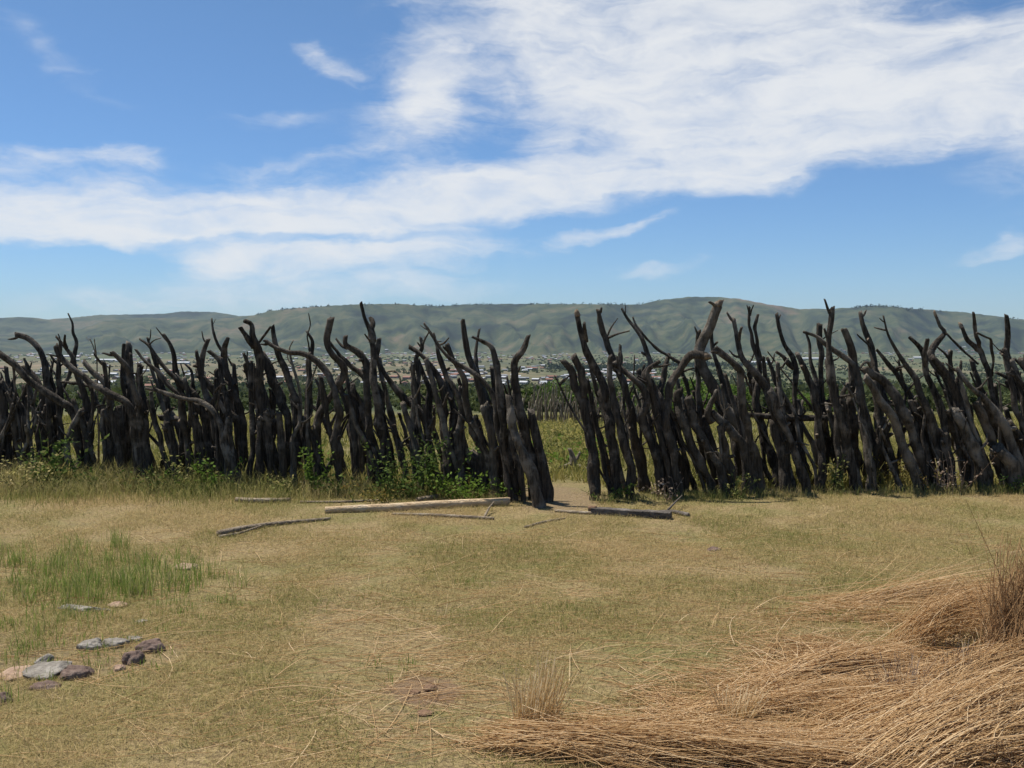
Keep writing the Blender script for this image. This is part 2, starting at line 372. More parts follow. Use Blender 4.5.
ridge_near = [(-420, 331), (-100, 330), (20, 336), (70, 333), (105, 321), (140, 318), (200, 319), (238, 317.5), (255, 315), (270, 311), (300, 308), (330, 306), (360, 304), (400, 304), (440, 306.5), (465, 304.5), (520, 304), (600, 304.5), (640, 304.5), (660, 300), (690, 297), (715, 297), (740, 299), (770, 305), (800, 309), (830, 309), (860, 307), (880, 306), (900, 308), (930, 310), (960, 312), (1000, 317), (1040, 323), (1150, 330), (1444, 328)]
ridge_far = [(-420, 322), (-150, 316), (0, 318), (25, 317), (50, 319.5), (75, 317.5), (100, 315), (165, 314), (182, 311.5), (215, 312), (240, 316), (300, 314), (400, 318), (1444, 320)]
HN = range_of_hills('hills', ridge_near, 5600, 3500, 7000, 41, 'long green grassy range with gullies along the horizon', 0.95)
range_of_hills('hills', ridge_far, 7600, 5600, 8800, 77, 'bluish low flat topped hills behind the left end of the range', 0.5)

zb = float(min(ZZ.min(), -80)) - 2
hz = np.array([[sx * 13500, y_, z_] for z_ in (zb, 330.0) for y_ in (-120.0, 9600.0) for sx in (-1, 1)])
hf = np.array([[0, 2, 3, 1], [4, 5, 7, 6], [0, 1, 5, 4], [2, 6, 7, 3], [0, 4, 6, 2], [1, 3, 7, 5]])
hm = bpy.data.materials.new('haze_air'); hm.use_nodes = True
for nd in list(hm.node_tree.nodes):
    if nd.type == 'BSDF_PRINCIPLED': hm.node_tree.nodes.remove(nd)
pv = hm.node_tree.nodes.new('ShaderNodeVolumePrincipled'); pv.inputs['Color'].default_value = (0.62, 0.80, 1.0, 1); pv.inputs['Density'].default_value = HAZE if 'HAZE' in globals() else 0.000034
pv.inputs['Anisotropy'].default_value = 0.0
hm.node_tree.links.new(pv.outputs[0], hm.node_tree.nodes['Material Output'].inputs['Volume'])
tag(link('haze', make_mesh('haze', hz, hf, hm, smooth=False)), 'thin blue haze over the valley', kind='stuff')

# ------------------------------------------------------------------ crooked fence posts
def catmull(p, step):
    p = np.asarray(p, float); q = np.vstack([2 * p[0] - p[1], p, 2 * p[-1] - p[-2]]); out = []
    for i in range(1, len(q) - 2):
        L = np.linalg.norm(q[i + 1][:3] - q[i][:3]); n = max(2, int(L / step)); t = np.linspace(0, 1, n, endpoint=False)[:, None]
        a, b, c, d = q[i - 1], q[i], q[i + 1], q[i + 2]
        out.append(0.5 * ((2 * b) + (-a + c) * t + (2 * a - 5 * b + 4 * c - d) * t ** 2 + (-a + 3 * b - 3 * c + d) * t ** 3))
    out.append(p[-1][None]); return np.vstack(out)

def tube_mesh(name, pts, mat, lump=0.19, sides=13, step=0.022, jag=0.3, knots=0.35, r=None):
    """pts (n,4): x y z radius, from the foot to the tip"""
    r = r or rng
    P = catmull(pts, step); n = len(P); C, rad = P[:, :3], np.maximum(P[:, 3], 0.0015)
    T = np.gradient(C, axis=0); T /= np.linalg.norm(T, axis=1)[:, None] + 1e-9
    s = np.concatenate([[0], np.cumsum(np.linalg.norm(np.diff(C, axis=0), axis=1))])
    ref = np.array([0.0, 1.0, 0.0]) if abs(T[0][1]) < 0.8 else np.array([1.0, 0, 0])
    Ns = []; N = ref - T[0] * ref.dot(T[0]); N /= np.linalg.norm(N)
    for t_ in T:
        N = N - t_ * N.dot(t_); N /= np.linalg.norm(N) + 1e-9; Ns.append(N)
    Ns = np.array(Ns); Bs = np.cross(T, Ns)
    th = np.linspace(0, 2 * np.pi, sides, endpoint=False)
    S, TH = np.meshgrid(s, th, indexing='ij')
    k = 1 + 0 * S
    for _ in range(3):
        k += lump * 0.5 * np.sin(S * r.uniform(4, 16) + r.uniform(0, 6) + r.integers(1, 3) * TH)
    k += lump * 0.5 * np.cos(2 * (TH + r.uniform(0, 6) + S * r.uniform(-2, 2)))
    k += lump * 0.55 * (vnoise(S * 26 + r.uniform(0, 99), TH * 1.6 + r.uniform(0, 99), 3) - 0.5)
    k += lump * 0.6 * (vnoise(S * 7 + r.uniform(0, 99), (np.cos(TH) + 2) * 4 + np.sin(TH) * 2.3, 8) - 0.5)
    k += lump * 0.5 * (vnoise(S * 5 + r.uniform(0, 99), TH * 3.2 + r.uniform(0, 99), 5) - 0.5)
    for _ in range(int(s[-1] * 2.2 * knots / 0.35)):
        s0, t0 = r.uniform(0, s[-1]), r.uniform(0, 6.28); a = r.uniform(0.15, 0.5) * knots / 0.35
        dth = np.angle(np.exp(1j * (TH - t0)))
        k += a * np.exp(-((S - s0) / (0.8 * np.median(rad) + 0.008)) ** 2 - (dth / 0.5) ** 2)
    V = C[:, None] + (rad[:, None] * k)[..., None] * (np.cos(TH)[..., None] * Ns[:, None] + np.sin(TH)[..., None] * Bs[:, None])
    # broken tip: last ring cut at a slant, then an inset ring
    rt = rad[-1]
    slant = rt * jag * 2 * (np.cos(th + r.uniform(0, 6)) + 0.5 * r.uniform(-1, 1, sides))
    V[-1] += T[-1] * slant[:, None]
    inset = C[-1] + (V[-1] - C[-1]) * 0.72 + T[-1] * (rt * 0.12)
    V2 = np.concatenate([V.reshape(-1, 3), inset, (inset.mean(0) + T[-1] * rt * 0.1)[None], (C[0] - T[0] * rad[0] * 0.08)[None]])
    F4 = []; i = np.arange(n - 1)[:, None] * sides; j = np.arange(sides)[None]; jn = (j + 1) % sides
    F4 = np.stack([i + j, i + jn, i + sides + jn, i + sides + j], -1).reshape(-1, 4)
    F3b = np.stack([np.arange(sides), np.full(sides, n * sides + sides + 1), (np.arange(sides) + 1) % sides], 1)
    a = (n - 1) * sides; b_ = n * sides; jj = np.arange(sides); jj2 = (jj + 1) % sides
    F4 = np.concatenate([F4, np.stack([a + jj, a + jj2, b_ + jj2, b_ + jj], 1)])
    F3 = np.stack([b_ + jj, b_ + jj2, np.full(sides, b_ + sides)], 1)
    return make_mesh(name, V2, [F4, np.concatenate([F3, F3b])], mat)

def tip_mesh(name, pts, mat):
    """a pale freshly broken end sitting just past the tip"""
    a, b = np.array(pts[-1], float), np.array(pts[-2], float); d = (a - b)[:3]; d /= np.linalg.norm(d)
    q = np.array([[*(a[:3] - d * 0.012), a[3] * 1.04], [*(a[:3] + d * 0.02), a[3] * 1.0], [*(a[:3] + d * 0.045), a[3] * 0.72]])
    return tube_mesh(name, q, mat, 0.2, 10, 0.01, 0.5, 0)

DX = [-200, 0, 80, 230, 350, 440, 480, 515, 545, 595, 640, 740, 850, 1000, 1250]
DY = [11.4, 11.2, 10.95, 10.6, 10.6, 10.5, 10.35, 9.95, 9.6, 10.0, 10.15, 10.3, 10.5, 10.64, 11.0]
ORG = {1: (0, 300), 2: (120, 300), 3: (240, 300), 4: (340, 300), 5: (430, 310), 6: (550, 300), 7: (650, 300), 8: (770, 300), 9: (884, 300)}
FENCE_GROUP = {'L': 'crooked timber posts of the left fence run', 'R': 'crooked timber posts of the right fence run'}
HID_L = 'dark crooked fence post half hidden among the front posts of the left fence'
HID_R = 'dark crooked fence post half hidden among the front posts of the right fence'
def parse(panel, s):
    ox, oy = ORG[panel]
    q = [tuple(float(v) for v in a.split(',')) for a in s.split()]
    return [(ox + x / 3.84, oy + y / 3.84) for x, y in q]

def roughen(pts, step=0.10, amp=0.007):
    out = [pts[0]]
    for a, b in zip(pts[:-1], pts[1:]):
        n = max(1, int(np.linalg.norm((b - a)[:3]) / step))
        for i in range(1, n + 1):
            q = a + (b - a) * i / n
            if i < n: q = q + np.array([*(rng.normal(0, amp, 3) * np.array([1, 1, .5]) * min(1, q[3] / .03)), q[3] * rng.normal(0, .10)])
            else: q = q * np.array([1, 1, 1, rng.uniform(.93, 1.08)])
            out.append(q)
    return np.array(out)

def twigs(o, pts, mat, n):
    for _ in range(int(n > 0 and rng.random() < .6)):                       # a short broken prong at the tip
        p, p2 = pts[-2], pts[-1]; ax = (p2 - p)[:3]; L0 = np.linalg.norm(ax); ax /= L0; sd = np.cross(ax, [0, 1, 0]) * rng.choice([-1, 1])
        q0 = p2[:3] - ax * min(L0, rng.uniform(.03, .09)); L = rng.uniform(.05, .13); r0 = p2[3] * rng.uniform(.55, .8)
        dv = ax * rng.uniform(.5, 1) + sd * rng.uniform(.5, .9) + np.array([0, rng.uniform(-.4, .3), 0])
        q = np.array([[*q0, r0], [*(q0 + dv * L * .5), r0 * .9], [*(q0 + dv * L + ax * L * .3), r0 * .55]])
        link('prong', tube_mesh('post_prong', q, M[mat], .2, 8, .015, .6, .3), o)
    for _ in range(n):
        i = int(rng.integers(len(pts) // 3, len(pts))) ; i = min(i, len(pts) - 2)
        p = pts[i][:3]; r_ = pts[i][3]; a = rng.choice([rng.uniform(.2, 1.0), rng.uniform(2.1, 2.9)]); L = rng.uniform(.05, .2) + r_
        dv = np.array([math.cos(a), rng.uniform(-.7, .5), abs(math.sin(a)) * 1.1]); q0 = p + dv * r_ * .4
        w0 = rng.uniform(.006, .013)
        if rng.random() < .5:
            q = np.array([[*q0, w0 * 1.3], [*(q0 + dv * L * .5 + rng.normal(0, .012, 3)), w0], [*(q0 + dv * L + rng.normal(0, .03, 3)), w0 * .55]])
            link('twig', tube_mesh('post_twig', q, M[mat], .15, 6, .02, .4, .1), o)
        else:
            w0 = min(r_ * .55, rng.uniform(.013, .024)); dv[1] = rng.uniform(-1, 0)
            q = np.array([[*q0, w0 * 1.25], [*(p + dv * (r_ + .012)), w0 * 1.1], [*(p + dv * (r_ + rng.uniform(.02, .045))), w0]])
            s = link('branch_stub', tube_mesh('post_stub', q, M[mat], .1, 8, .01, .3, 0), o)
            e = q[2].copy(); e[3] *= .9; f = e.copy(); f[:3] += dv / np.linalg.norm(dv) * .006
            link('cut_face', tube_mesh('stub_cut', np.array([e, f]), M['cutwood'], .05, 8, .01, .2, 0), s)

def post(panel, trace, wt, wb, row=0, label=None, branches=(), mat='bark', tip=None, dy=0.0):
    t = parse(panel, trace)[::-1]                     # foot -> tip
    bx, by = t[0]
    d = float(np.interp(bx, DX, DY)) + (0.27 if row > 0 else 0.11) * row + dy
    wt *= .88; wb *= .78 if row >= 0 else .66 + rng.uniform(-0.05, 0.05)
    gy = 336 + F * (EYE - float(ground_z(0, d))) / d  # pixel row of the ground there
    if by < gy - 6:
        vx = (t[0][0] - t[1][0]) / max(4, abs(t[0][1] - t[1][1])); vx = max(-0.15, min(0.15, vx))
        t = [(bx + vx * (gy - by) * 0.5, gy + 4)] + t
    else: t[0] = (bx, max(by, gy + 3))
    n = len(t); hgt = np.array([gy - q[1] for q in t]) / 150.0
    lean = rng.uniform(-0.10, 0.22); ph = rng.uniform(0, 6.28, 2)
    def dep(px, py, off=0.0):
        h = max(0, (gy - py) / 150.0)
        return d + lean * h + 0.05 * math.sin(h * 3.1 + ph[0]) * min(1, h * 2) + off
    def width(i, n, a, b): return b + (a - b) * (i / max(1, n - 1)) ** 1.15
    pts = []
    for i, (x, y) in enumerate(t):
        dd = dep(x, y); p = at(x, y, dd); pts.append([p.x, p.y, p.z, width(i, n, wt, wb) / 3.84 / F * dd / 2])
    pts = roughen(np.array(pts))
    base = Vector(pts[0][:3]); base.z = float(ground_z(base.x, base.y)); pts[:, :3] -= np.array(base)
    side = 'L' if bx < 552 else 'R'
    o = empty('fence_post', base, label or (HID_L if side == 'L' else HID_R), 'fence post', FENCE_GROUP[side])
    link('trunk', tube_mesh('post_trunk', pts, M[mat]), o)
    if tip: link('cut_end', tip_mesh('cut_end', pts, M['cutwood']), o)
    twigs(o, pts, mat, 0 if tip else int(rng.choice([0, 1, 2, 3], p=[.3, .35, .25, .1])))
    for (bt, a, b) in branches:
        q = parse(panel, bt)[::-1]; m = len(q); bp = []; sgn = rng.uniform(-0.18, 0.12)
        for i, (x, y) in enumerate(q):
            dd = dep(x, y, sgn * (i / max(1, m - 1))); p = at(x, y, dd) - base
            bp.append([p.x, p.y, p.z, width(i, m, a, b) / 3.84 / F * dd / 2])
        link('branch', tube_mesh('post_branch', roughen(np.array(bp), .06, .008), M[mat], 0.15, step=0.02, sides=8), o)
    return o

P = post
# left run, far left
P(1, "58,132 110,150 150,190 170,240 183,330 190,420 198,560 205,690", 22, 32, 1, 'hooked post with a thick tip bent over leftward, near the left photo edge')
P(1, "0,205 50,245 110,310 200,368 265,415 290,460 300,560 308,690", 24, 42, 0, 'thick slanting post reaching the left edge of the photo with its sawn tip')
P(1, "262,52 278,90 280,125 293,160 288,200 265,290 235,350 225,470 240,690", 6, 28, 2, 'thin wavy whip of a post rising above the left hills, tallest at the left end')
P(1, "215,175 240,225 290,275 350,320 420,360 480,392 503,430 515,520 528,600 535,690", 24, 44, 0, 'long slanting post with an S bend right of the wavy whip post')
P(1, "215,140 250,180 280,220 295,290 325,370 340,440 335,560 320,700", 9, 42, 0, 'slender tipped post with a small stub fork below the wavy whip tip', [("250,135 248,160 256,185", 8, 14), ("235,315 300,320 345,332 350,350", 10, 18)])
P(1, "312,425 275,490 255,560 265,620 300,680 310,715", 22, 36, -1, 'short pale post curved like a bow at the foot of the left fence', mat='bark_pale')
P(1, "320,235 360,280 395,310 412,350 425,400 420,470 425,560 430,690", 20, 36, 1, 'blunt post bending right near the left end with a pale inner side', mat='bark_pale')
P(1, "430,200 475,245 510,320 530,390 540,500 545,690", 20, 38, 0, 'straight slanting post with blunt tip left of two upright grey stumps')
P(1, "476,170 470,240 470,330 478,400 470,520 485,690", 14, 24, 2, 'thin upright stick standing left of the broad pale grey stump tip')
P(1, "495,165 497,250 500,340 502,500 500,690", 30, 36, 2, 'broad pale grey post with a flat top between dark slanting posts of the left fence', mat='bark_pale')
P(1, "345,148 362,190 372,230 374,300 376,420 380,680", 4, 10, 3, 'very thin tan stick with a frayed tip at the left end of the fence', [("362,150 366,180 370,215", 3, 6)], 'oldwood')
P(1, "422,250 418,310 424,400 430,520 430,680", 7, 14, 3)
P(1, "205,230 195,290 210,350 215,450 215,680", 10, 26, 2)
P(1, "225,220 222,300 225,370 235,500 250,690", 16, 34, 1)
P(1, "120,410 137,450 112,540 82,600 62,690", 12, 30, -1, 'short pale sinuous post leaning right in front of the far left posts', [("98,480 108,520 108,545", 10, 18)], 'bark_pale')
P(1, "0,300 30,345 62,385 90,430 100,520 105,690", 16, 34, 1, mat='bark_pale')
P(1, "48,430 40,500 35,590 25,690", 24, 32, 0)
P(1, "90,258 130,290 155,330 165,420 150,520 150,690", 24, 34, 1)
P(1, "60,290 45,330 72,400 62,470 55,690", 12, 28, 2)
P(1, "-8,320 15,400 20,480 10,690", 34, 46, 0)
P(1, "45,440 15,510 -20,570 -40,690", 22, 30, -1, 'pale leaning short post crossing the left edge of the photo', mat='bark_pale')
P(1, "95,330 95,420 72,520 75,690", 26, 32, 2)
P(1, "360,395 345,480 340,600 355,700", 24, 38, 1)
P(1, "395,420 390,480 400,560 402,690", 14, 26, 0, mat='bark_pale')
P(1, "455,410 460,520 480,690", 30, 44, 1)
P(1, "185,400 165,520 170,690", 26, 36, 1); P(1, "215,400 220,500 226,690", 20, 34, 2)
# left run, second stretch
P(2, "75,150 110,175 150,230 190,280 240,325 290,370 320,440 340,560 350,700", 10, 36, 1, 'slim slanting post, upper of two near parallel ones at the left quarter of the photo')
P(2, "60,190 95,235 145,275 180,320 225,365 242,440 260,560 275,700", 12, 38, 0, 'slim slanting post, lower of two near parallel ones at the left quarter of the photo')
P(2, "105,145 120,190 140,250 155,310 180,380 190,470 205,560 215,700", 10, 42, 2)
P(2, "168,130 190,165 205,210 215,280 230,340 238,420 245,520 232,700", 13, 38, 1, 'upright post with a slim tapering tip just right of the two parallel slanting ones')
P(2, "100,340 150,350 220,372 300,388 350,420 385,480 400,560 420,700", 12, 48, -1, 'pale post bent almost level to the left in the left quarter of the photo', mat='bark_pale')
P(2, "250,245 275,275 280,340 290,420 300,560 310,700", 9, 34, 2)
P(2, "340,150 320,200 312,260 320,330 340,400 365,480 390,600 400,700", 15, 44, 0, 'forked post with a shorter left prong, just left of the thin tall twig tip', [("294,195 305,240 314,300", 11, 22)])
P(2, "352,70 358,120 375,170 400,210 410,270 430,330 455,400 475,480 480,600 490,715", 6, 44, 1, 'tall post with a thin twig above its split head, left of the claw post', [("414,148 402,180 400,215", 16, 30)])
P(2, "340,195 380,235 387,290 405,360 415,430 430,560 440,700", 14, 34, 0)
P(2, "414,450 408,500 398,545 420,600 440,660 452,725", 16, 54, -1, 'pale split stump with a pointed top low in front of the left fence', mat='bark_pale')
P(2, "300,285 345,330 400,400 445,460 470,560 475,710", 26, 42, 1)
P(2, "75,245 75,300 92,400 95,520 110,700", 26, 48, 0, 'stout dark upright post with a lumpy head between the slim slanting ones at the left')
P(2, "300,400 330,470 350,560 370,700", 36, 48, 1); P(2, "180,470 205,560 222,700", 30, 40, 0)
P(2, "150,452 225,457 290,485 320,560 325,700", 22, 34, 2)
# left run, third stretch
P(3, "20,80 45,95 48,140 65,185 78,240 75,330 84,430 75,560 72,710", 22, 48, 0, 'thick claw topped post with a two pronged head in the middle of the left fence', [("0,105 25,140 55,180", 16, 26)])
P(3, "85,215 118,290 158,370 182,440 180,560 190,700", 36, 46, 1)
P(3, "15,205 35,260 42,340 45,420 50,520 38,700", 14, 32, 0, 'slender post hugging the left side of the claw topped post')
P(3, "125,100 135,160 150,220 185,300 215,380 216,470 225,560 216,700", 20, 44, 1, 'straight blunt post with a thin twig joining it to the claw topped post', [("118,103 95,135 70,168", 8, 10)])
P(3, "95,155 130,180 190,200 240,206 290,235 335,280 365,350 382,440 368,540 386,700", 18, 52, -1, 'long arched post bent over level to the left with a smooth grey back', mat='bark')
P(3, "255,118 278,160 272,205 264,240 266,300 265,400 252,500 266,700", 9, 42, 1, 'post with a curling twig end behind the arched bent over post', [("263,50 270,92 258,140 266,195", 3, 7)])
P(3, "205,155 190,190 202,250 225,330 235,420 235,690", 5, 20, 3, mat='oldwood', branches=[("180,190 184,225 196,245", 4, 7)])
P(3, "350,70 340,115 332,160 350,205 392,245 402,280 380,320 340,380 310,430 290,500 298,700", 26, 40, 0, 'zigzag post with a thick upright knob like tip leaning against the twin tipped tall post', [("345,160 385,215 435,262 500,312", 9, 22)])
P(3, "405,138 406,172 450,200 480,235 490,290 490,400 495,520 505,700", 18, 42, 0, 'angular post with a blunt hooked top directly left of the twin tipped tall post', [("368,148 390,175 412,185", 8, 12)])
P(4, "80,8 95,70 118,125 126,190 130,260 135,350 150,440 170,560 185,710", 12, 56, 0, 'tallest post of the left fence, twin tipped with a long thin prong', [("120,72 122,110 125,160", 22, 30), ("152,148 146,190 135,230", 14, 20), ("95,130 108,148 118,155", 6, 9)])
P(3, "408,288 420,350 440,410 432,500 450,700", 16, 40, 1)
P(3, "290,300 305,340 300,430 305,560 310,700", 10, 34, 2)
P(3, "100,430 115,560 120,715", 32, 42, 0); P(3, "148,430 160,560 168,705", 30, 42, 0)
P(3, "225,400 230,470 200,540 212,705", 14, 34, -1, 'short pale curved post low between dark uprights in the middle of the left fence', mat='bark_pale')
P(3, "470,430 465,520 472,700", 28, 40, 2, 'pale grey straight post glimpsed behind the dark fence left of the leafy weeds', mat='bark_far')
# left run, fourth stretch
P(4, "150,148 140,210 165,270 205,330 255,385 300,420 330,480 345,580 350,710", 14, 50, 1, 'long post slanting down to the right from the twin tipped tall post', [("183,276 212,274 230,298 233,322", 5, 7)])
P(4, "240,395 255,450 280,530 300,600 312,715", 24, 42, -1, 'pale lit post leaning in front of the dark leafy weeds', mat='bark_pale')
P(4, "310,143 315,185 290,225 302,290 296,350 300,420 310,560 320,705", 12, 36, 1, 'crooked kinked post with a thin side twig standing clear above the leafy weeds', [("342,123 324,155 314,182", 5, 9)])
P(4, "300,230 320,290 345,345 340,420 340,560 346,700", 16, 36, 2)
P(4, "265,180 310,210 350,255 385,310 396,380 396,460 410,560 412,705", 18, 46, 0, 'arching post with a rounded tip drooping left beyond the leafy weeds')
P(5, "-24,50 10,100 45,152 80,190 150,232 200,270 235,315 255,375 262,460 285,560 318,735", 8, 44, -1, 'very long slender post slanting across the posts left of the gateway')
P(5, "12,90 35,180 60,250 100,315 120,370 125,410 115,470 108,560 128,705", 12, 54, 0)
P(5, "66,133 95,200 130,265 135,330 150,400 170,480 205,580 228,705", 20, 46, 0, 'bent post with a blunt stubby tip, fourth tip from the gateway on the left')
P(4, "400,310 425,380 432,460 445,560 450,705", 24, 40, 2)
P(5, "125,40 135,110 150,180 175,240 195,320 220,400 235,480 258,580 276,715", 19, 50, 1, 'tall blunt straight post, third highest tip left of the gateway')
P(5, "190,73 180,130 175,190 185,250 215,330 240,400 250,560 255,705", 11, 34, 2, 'thin round tipped stick just right of the tall blunt post near the gateway')
P(5, "163,103 200,120 236,142 250,190 262,260 270,330 278,400 285,520 310,620 326,750", 14, 54, 0, 'post with a hooked head pointing left, second from the gateway')
P(5, "205,370 225,430 236,490 250,600 270,715", 30, 46, -1, mat='bark_pale')
P(5, "160,430 190,480 215,560 240,640 256,715", 20, 42, -1, 'pale slim post leaning low in front near the peeled log end', mat='bark_pale')
P(5, "378,98 360,150 324,200 325,260 335,320 345,380 362,460 385,560 438,735", 22, 54, 1, 'tall post at the left side of the gateway with a tip elbowed to the right')
P(5, "300,330 310,420 335,500 370,580 400,670 420,760", 28, 66, -1, 'broad pale grey post leaning at the left gate edge, its base nearest the photographer', mat='bark_pale')
P(5, "390,386 400,450 415,520 435,610 452,735", 38, 50, 1, 'flat topped short post forming the left edge of the gateway', tip=None)
P(5, "110,465 120,560 135,700", 44, 60, -1, mat='bark_pale'); P(5, "170,550 195,715", 48, 60, 0)
P(5, "275,470 320,590 345,745", 30, 50, 1)
# right run, from the gateway
P(6, "48,232 85,275 95,330 120,380 135,450 155,540 165,640 172,770", 20, 62, 0, 'bent armed post forming the right edge of the gateway', [("92,218 120,270 130,320 128,375", 27, 32)])
P(6, "105,58 118,120 140,200 175,265 205,330 220,420 230,520 250,620 262,765", 22, 54, 0, 'tall post with a pale broken split tip right of the gateway', [("132,88 134,125 138,160", 14, 18)], tip=True)
P(6, "184,38 200,110 225,185 250,240 285,320 310,420 320,520 350,620 366,740", 19, 52, 1, 'tall blunt post with a pale bulge, second high tip right of the gateway', [("270,172 272,220 262,265", 11, 22)])
P(6, "232,215 230,300 245,400 275,520 310,640 322,760", 22, 50, -1)
P(6, "245,238 310,295 355,338 372,390 352,450 385,540 420,640 428,745", 24, 50, 0, 'crooked post with a level arm and a dog leg elbow right of the gateway')
P(6, "275,32 300,75 330,112 355,150 375,215 385,250 366,290 400,360 435,430 470,530 500,640 516,745", 8, 48, 1, 'long forked crooked post with thin tips pointing up left over the hills', [("318,65 330,95 370,148 420,195 470,225 512,250", 6, 14), ("458,208 445,245 430,320 425,400", 14, 26)])
P(6, "410,238 370,278 352,262 346,228", 22, 14, 0) if False else None
P(6, "420,236 375,270 385,330 400,400 430,540 455,640 462,745", 20, 42, 0)
P(6, "400,450 430,540 455,640 462,740", 30, 42, -1)
P(7, "262,22 235,80 205,150 192,200 205,260 245,340 285,420 340,480 385,560 410,650 420,755", 36, 60, 1, 'thickest tall post of the right fence, smooth with a stout pale upper arm leaning right', [("228,8 240,14 256,28", 8, 16)], tip=True, mat='bark_pale')
P(7, "210,214 155,213 110,270 75,330 72,400 62,460 82,560 112,715", 32, 44, -1, 'elbowed post with a pale sawn arm pointing right below the thickest tall post', tip=True)
P(7, "187,118 184,190 182,260 190,400 200,560 205,710", 17, 34, 2)
P(7, "235,105 240,180 265,260 290,350 310,430 330,560 340,715", 14, 36, 2)
P(7, "320,72 335,150 355,220 400,280 445,340 480,430 510,540 530,715", 16, 52, 0, 'tall post with a stub prong beside its tip, midway along the right fence', [("352,105 344,130 340,160", 9, 14)])
P(7, "383,25 380,90 395,170 415,225 418,300 404,400 430,500 470,600 500,725", 8, 46, 1, 'twin branched slender post, its two forked tips standing side by side above the hills', [("415,55 402,105 412,180 424,235", 9, 20), ("372,20 378,38 382,60", 4, 7), ("398,20 390,38 384,60", 4, 7)])
P(7, "250,185 300,225 345,270 352,350 356,420 378,520 385,715", 26, 44, 0, 'curved post with a blunt drooping head right of the thickest tall post')
P(7, "235,425 300,490 350,550 370,640 376,755", 36, 50, 0, 'short stout leaning post with a pale worn patch low in front of the right fence', [("255,348 236,390 222,440 240,470", 18, 26)])
P(7, "100,350 115,450 150,530 190,610 238,715", 34, 46, 0)
P(7, "148,375 170,480 215,560 270,640 298,755", 34, 48, -1)
P(7, "0,300 40,380 60,480 90,580 102,715", 28, 46, 0)
P(7, "200,455 240,560 272,705", 30, 42, 1); P(7, "268,480 285,560 312,705", 32, 42, 0)
P(7, "480,338 520,380 545,440 560,560 580,710", 12, 34, 2)
P(8, "25,52 35,110 55,170 85,215 98,260 95,350 95,450 115,540 138,705", 12, 42, 1, 'sinuous post with a small forked tip, right of the twin branched slender one', [("40,57 33,75 31,98", 5, 9), ("25,200 60,230 92,262", 11, 20)])
P(8, "105,205 135,270 165,340 185,430 190,540 206,720", 22, 48, 0, 'short thick straight post right of the sinuous one in the right fence')
P(8, "137,122 152,170 155,230 175,300 190,380 200,540 205,705", 9, 30, 2)
P(8, "240,28 235,80 226,130 230,240 240,330 265,430 290,540 310,640 330,750", 22, 50, 0, 'tall upright knob tipped post, highest in the middle of the right fence', [("208,110 218,140 226,165", 8, 12)])
P(8, "128,122 180,140 220,175 275,215 320,250 345,340 350,450 375,560 392,715", 10, 50, 0, 'long slanting post running from the knob tipped tall post down to the right', mat='bark_pale')
P(8, "190,93 190,160 195,240 205,400 215,560 220,705", 24, 36, 2, 'blunt straight post behind the knob tipped tall post')
P(8, "285,112 300,150 315,200 320,280 312,400 320,560 332,735", 26, 46, 1, 'thick stub headed post standing just right of the knob tipped tall post')
P(8, "347,46 360,110 385,170 400,240 406,320 420,450 415,560 410,715", 20, 46, 1, 'tall flat topped post with side twigs in the right half of the right fence', [("335,133 362,157 388,187", 5, 10)])
P(9, "-3,60 15,130 45,190 80,245 125,310 160,400 185,500 210,600 242,725", 8, 42, 0, 'thin tall whip like post with a level side twig, right fence', [("-38,105 -12,112 8,116", 5, 8)])
P(9, "-28,190 15,245 60,300 95,360 140,440 170,540 202,715", 11, 40, 1, 'slanting slim post directly right of the thick forked tip')
P(8, "360,262 430,305 490,380 530,470 570,580 602,725", 28, 54, 0, 'thick dark post leaning far left with a forked pale tip', [("345,262 362,242 378,240 388,268", 8, 12)])
P(8, "365,295 420,380 470,450 510,550 545,640 577,725", 28, 60, -1, 'smooth grey lit post leaning far left in the right fence', mat='bark_pale')
P(8, "300,318 278,370 285,430 300,560 305,705", 18, 32, 1)
P(8, "0,345 45,460 95,580 138,715", 32, 54, -1); P(8, "18,470 40,560 62,725", 38, 48, 0)
P(8, "440,480 445,580 430,715", 30, 44, 2)
P(9, "198,58 215,100 232,125 200,165 182,205 200,245 235,290 275,335 325,430 350,560 370,705", 12, 54, 1, 'S shaped post with a curving pale tip and a long drooping twig on its right', [("240,128 280,170 330,218 362,247", 10, 8)], tip=True)
P(9, "98,143 135,180 155,220 160,280 190,340 215,400 235,500 255,620 262,735", 15, 42, 0, 'forked post with an arm pointing up left, left of the S shaped post', [("168,150 156,210 160,250", 16, 22)])
P(9, "185,220 240,285 270,350 290,420 330,500 380,620 402,735", 28, 56, 0, 'broad shouldered post with a small pointed side stub near the right end', [("297,233 290,285 278,330", 9, 15)])
P(9, "280,262 320,320 380,375 430,430 470,500 500,580 560,735", 20, 60, -1, 'pale lit post slanting far left near the right edge of the photo', mat='bark_pale')
P(9, "298,103 320,155 370,195 400,270 410,340 440,440 490,560 532,715", 15, 42, 1, 'forked post with a tall thin upright prong near the right edge of the photo', [("343,48 350,120 376,200", 10, 17), ("356,125 410,152 419,220 415,290", 8, 12)], tip=True)
P(9, "470,58 475,120 470,200 490,260 520,330 560,430 602,715", 18, 42, 1, 'straight thick tipped post, rightmost of those standing against the sky', [("446,203 478,220 494,262", 10, 18), ("500,225 540,268 580,300", 10, 16)])
P(9, "255,193 258,270 275,400 300,560 310,705", 17, 36, 2)
P(9, "225,435 285,530 305,640 315,725", 40, 52, 0); P(9, "265,425 320,520 370,620 392,745", 42, 58, -1, 'stout leaning post with a blunt knuckled top low in the stack near the right end', mat='bark_pale')
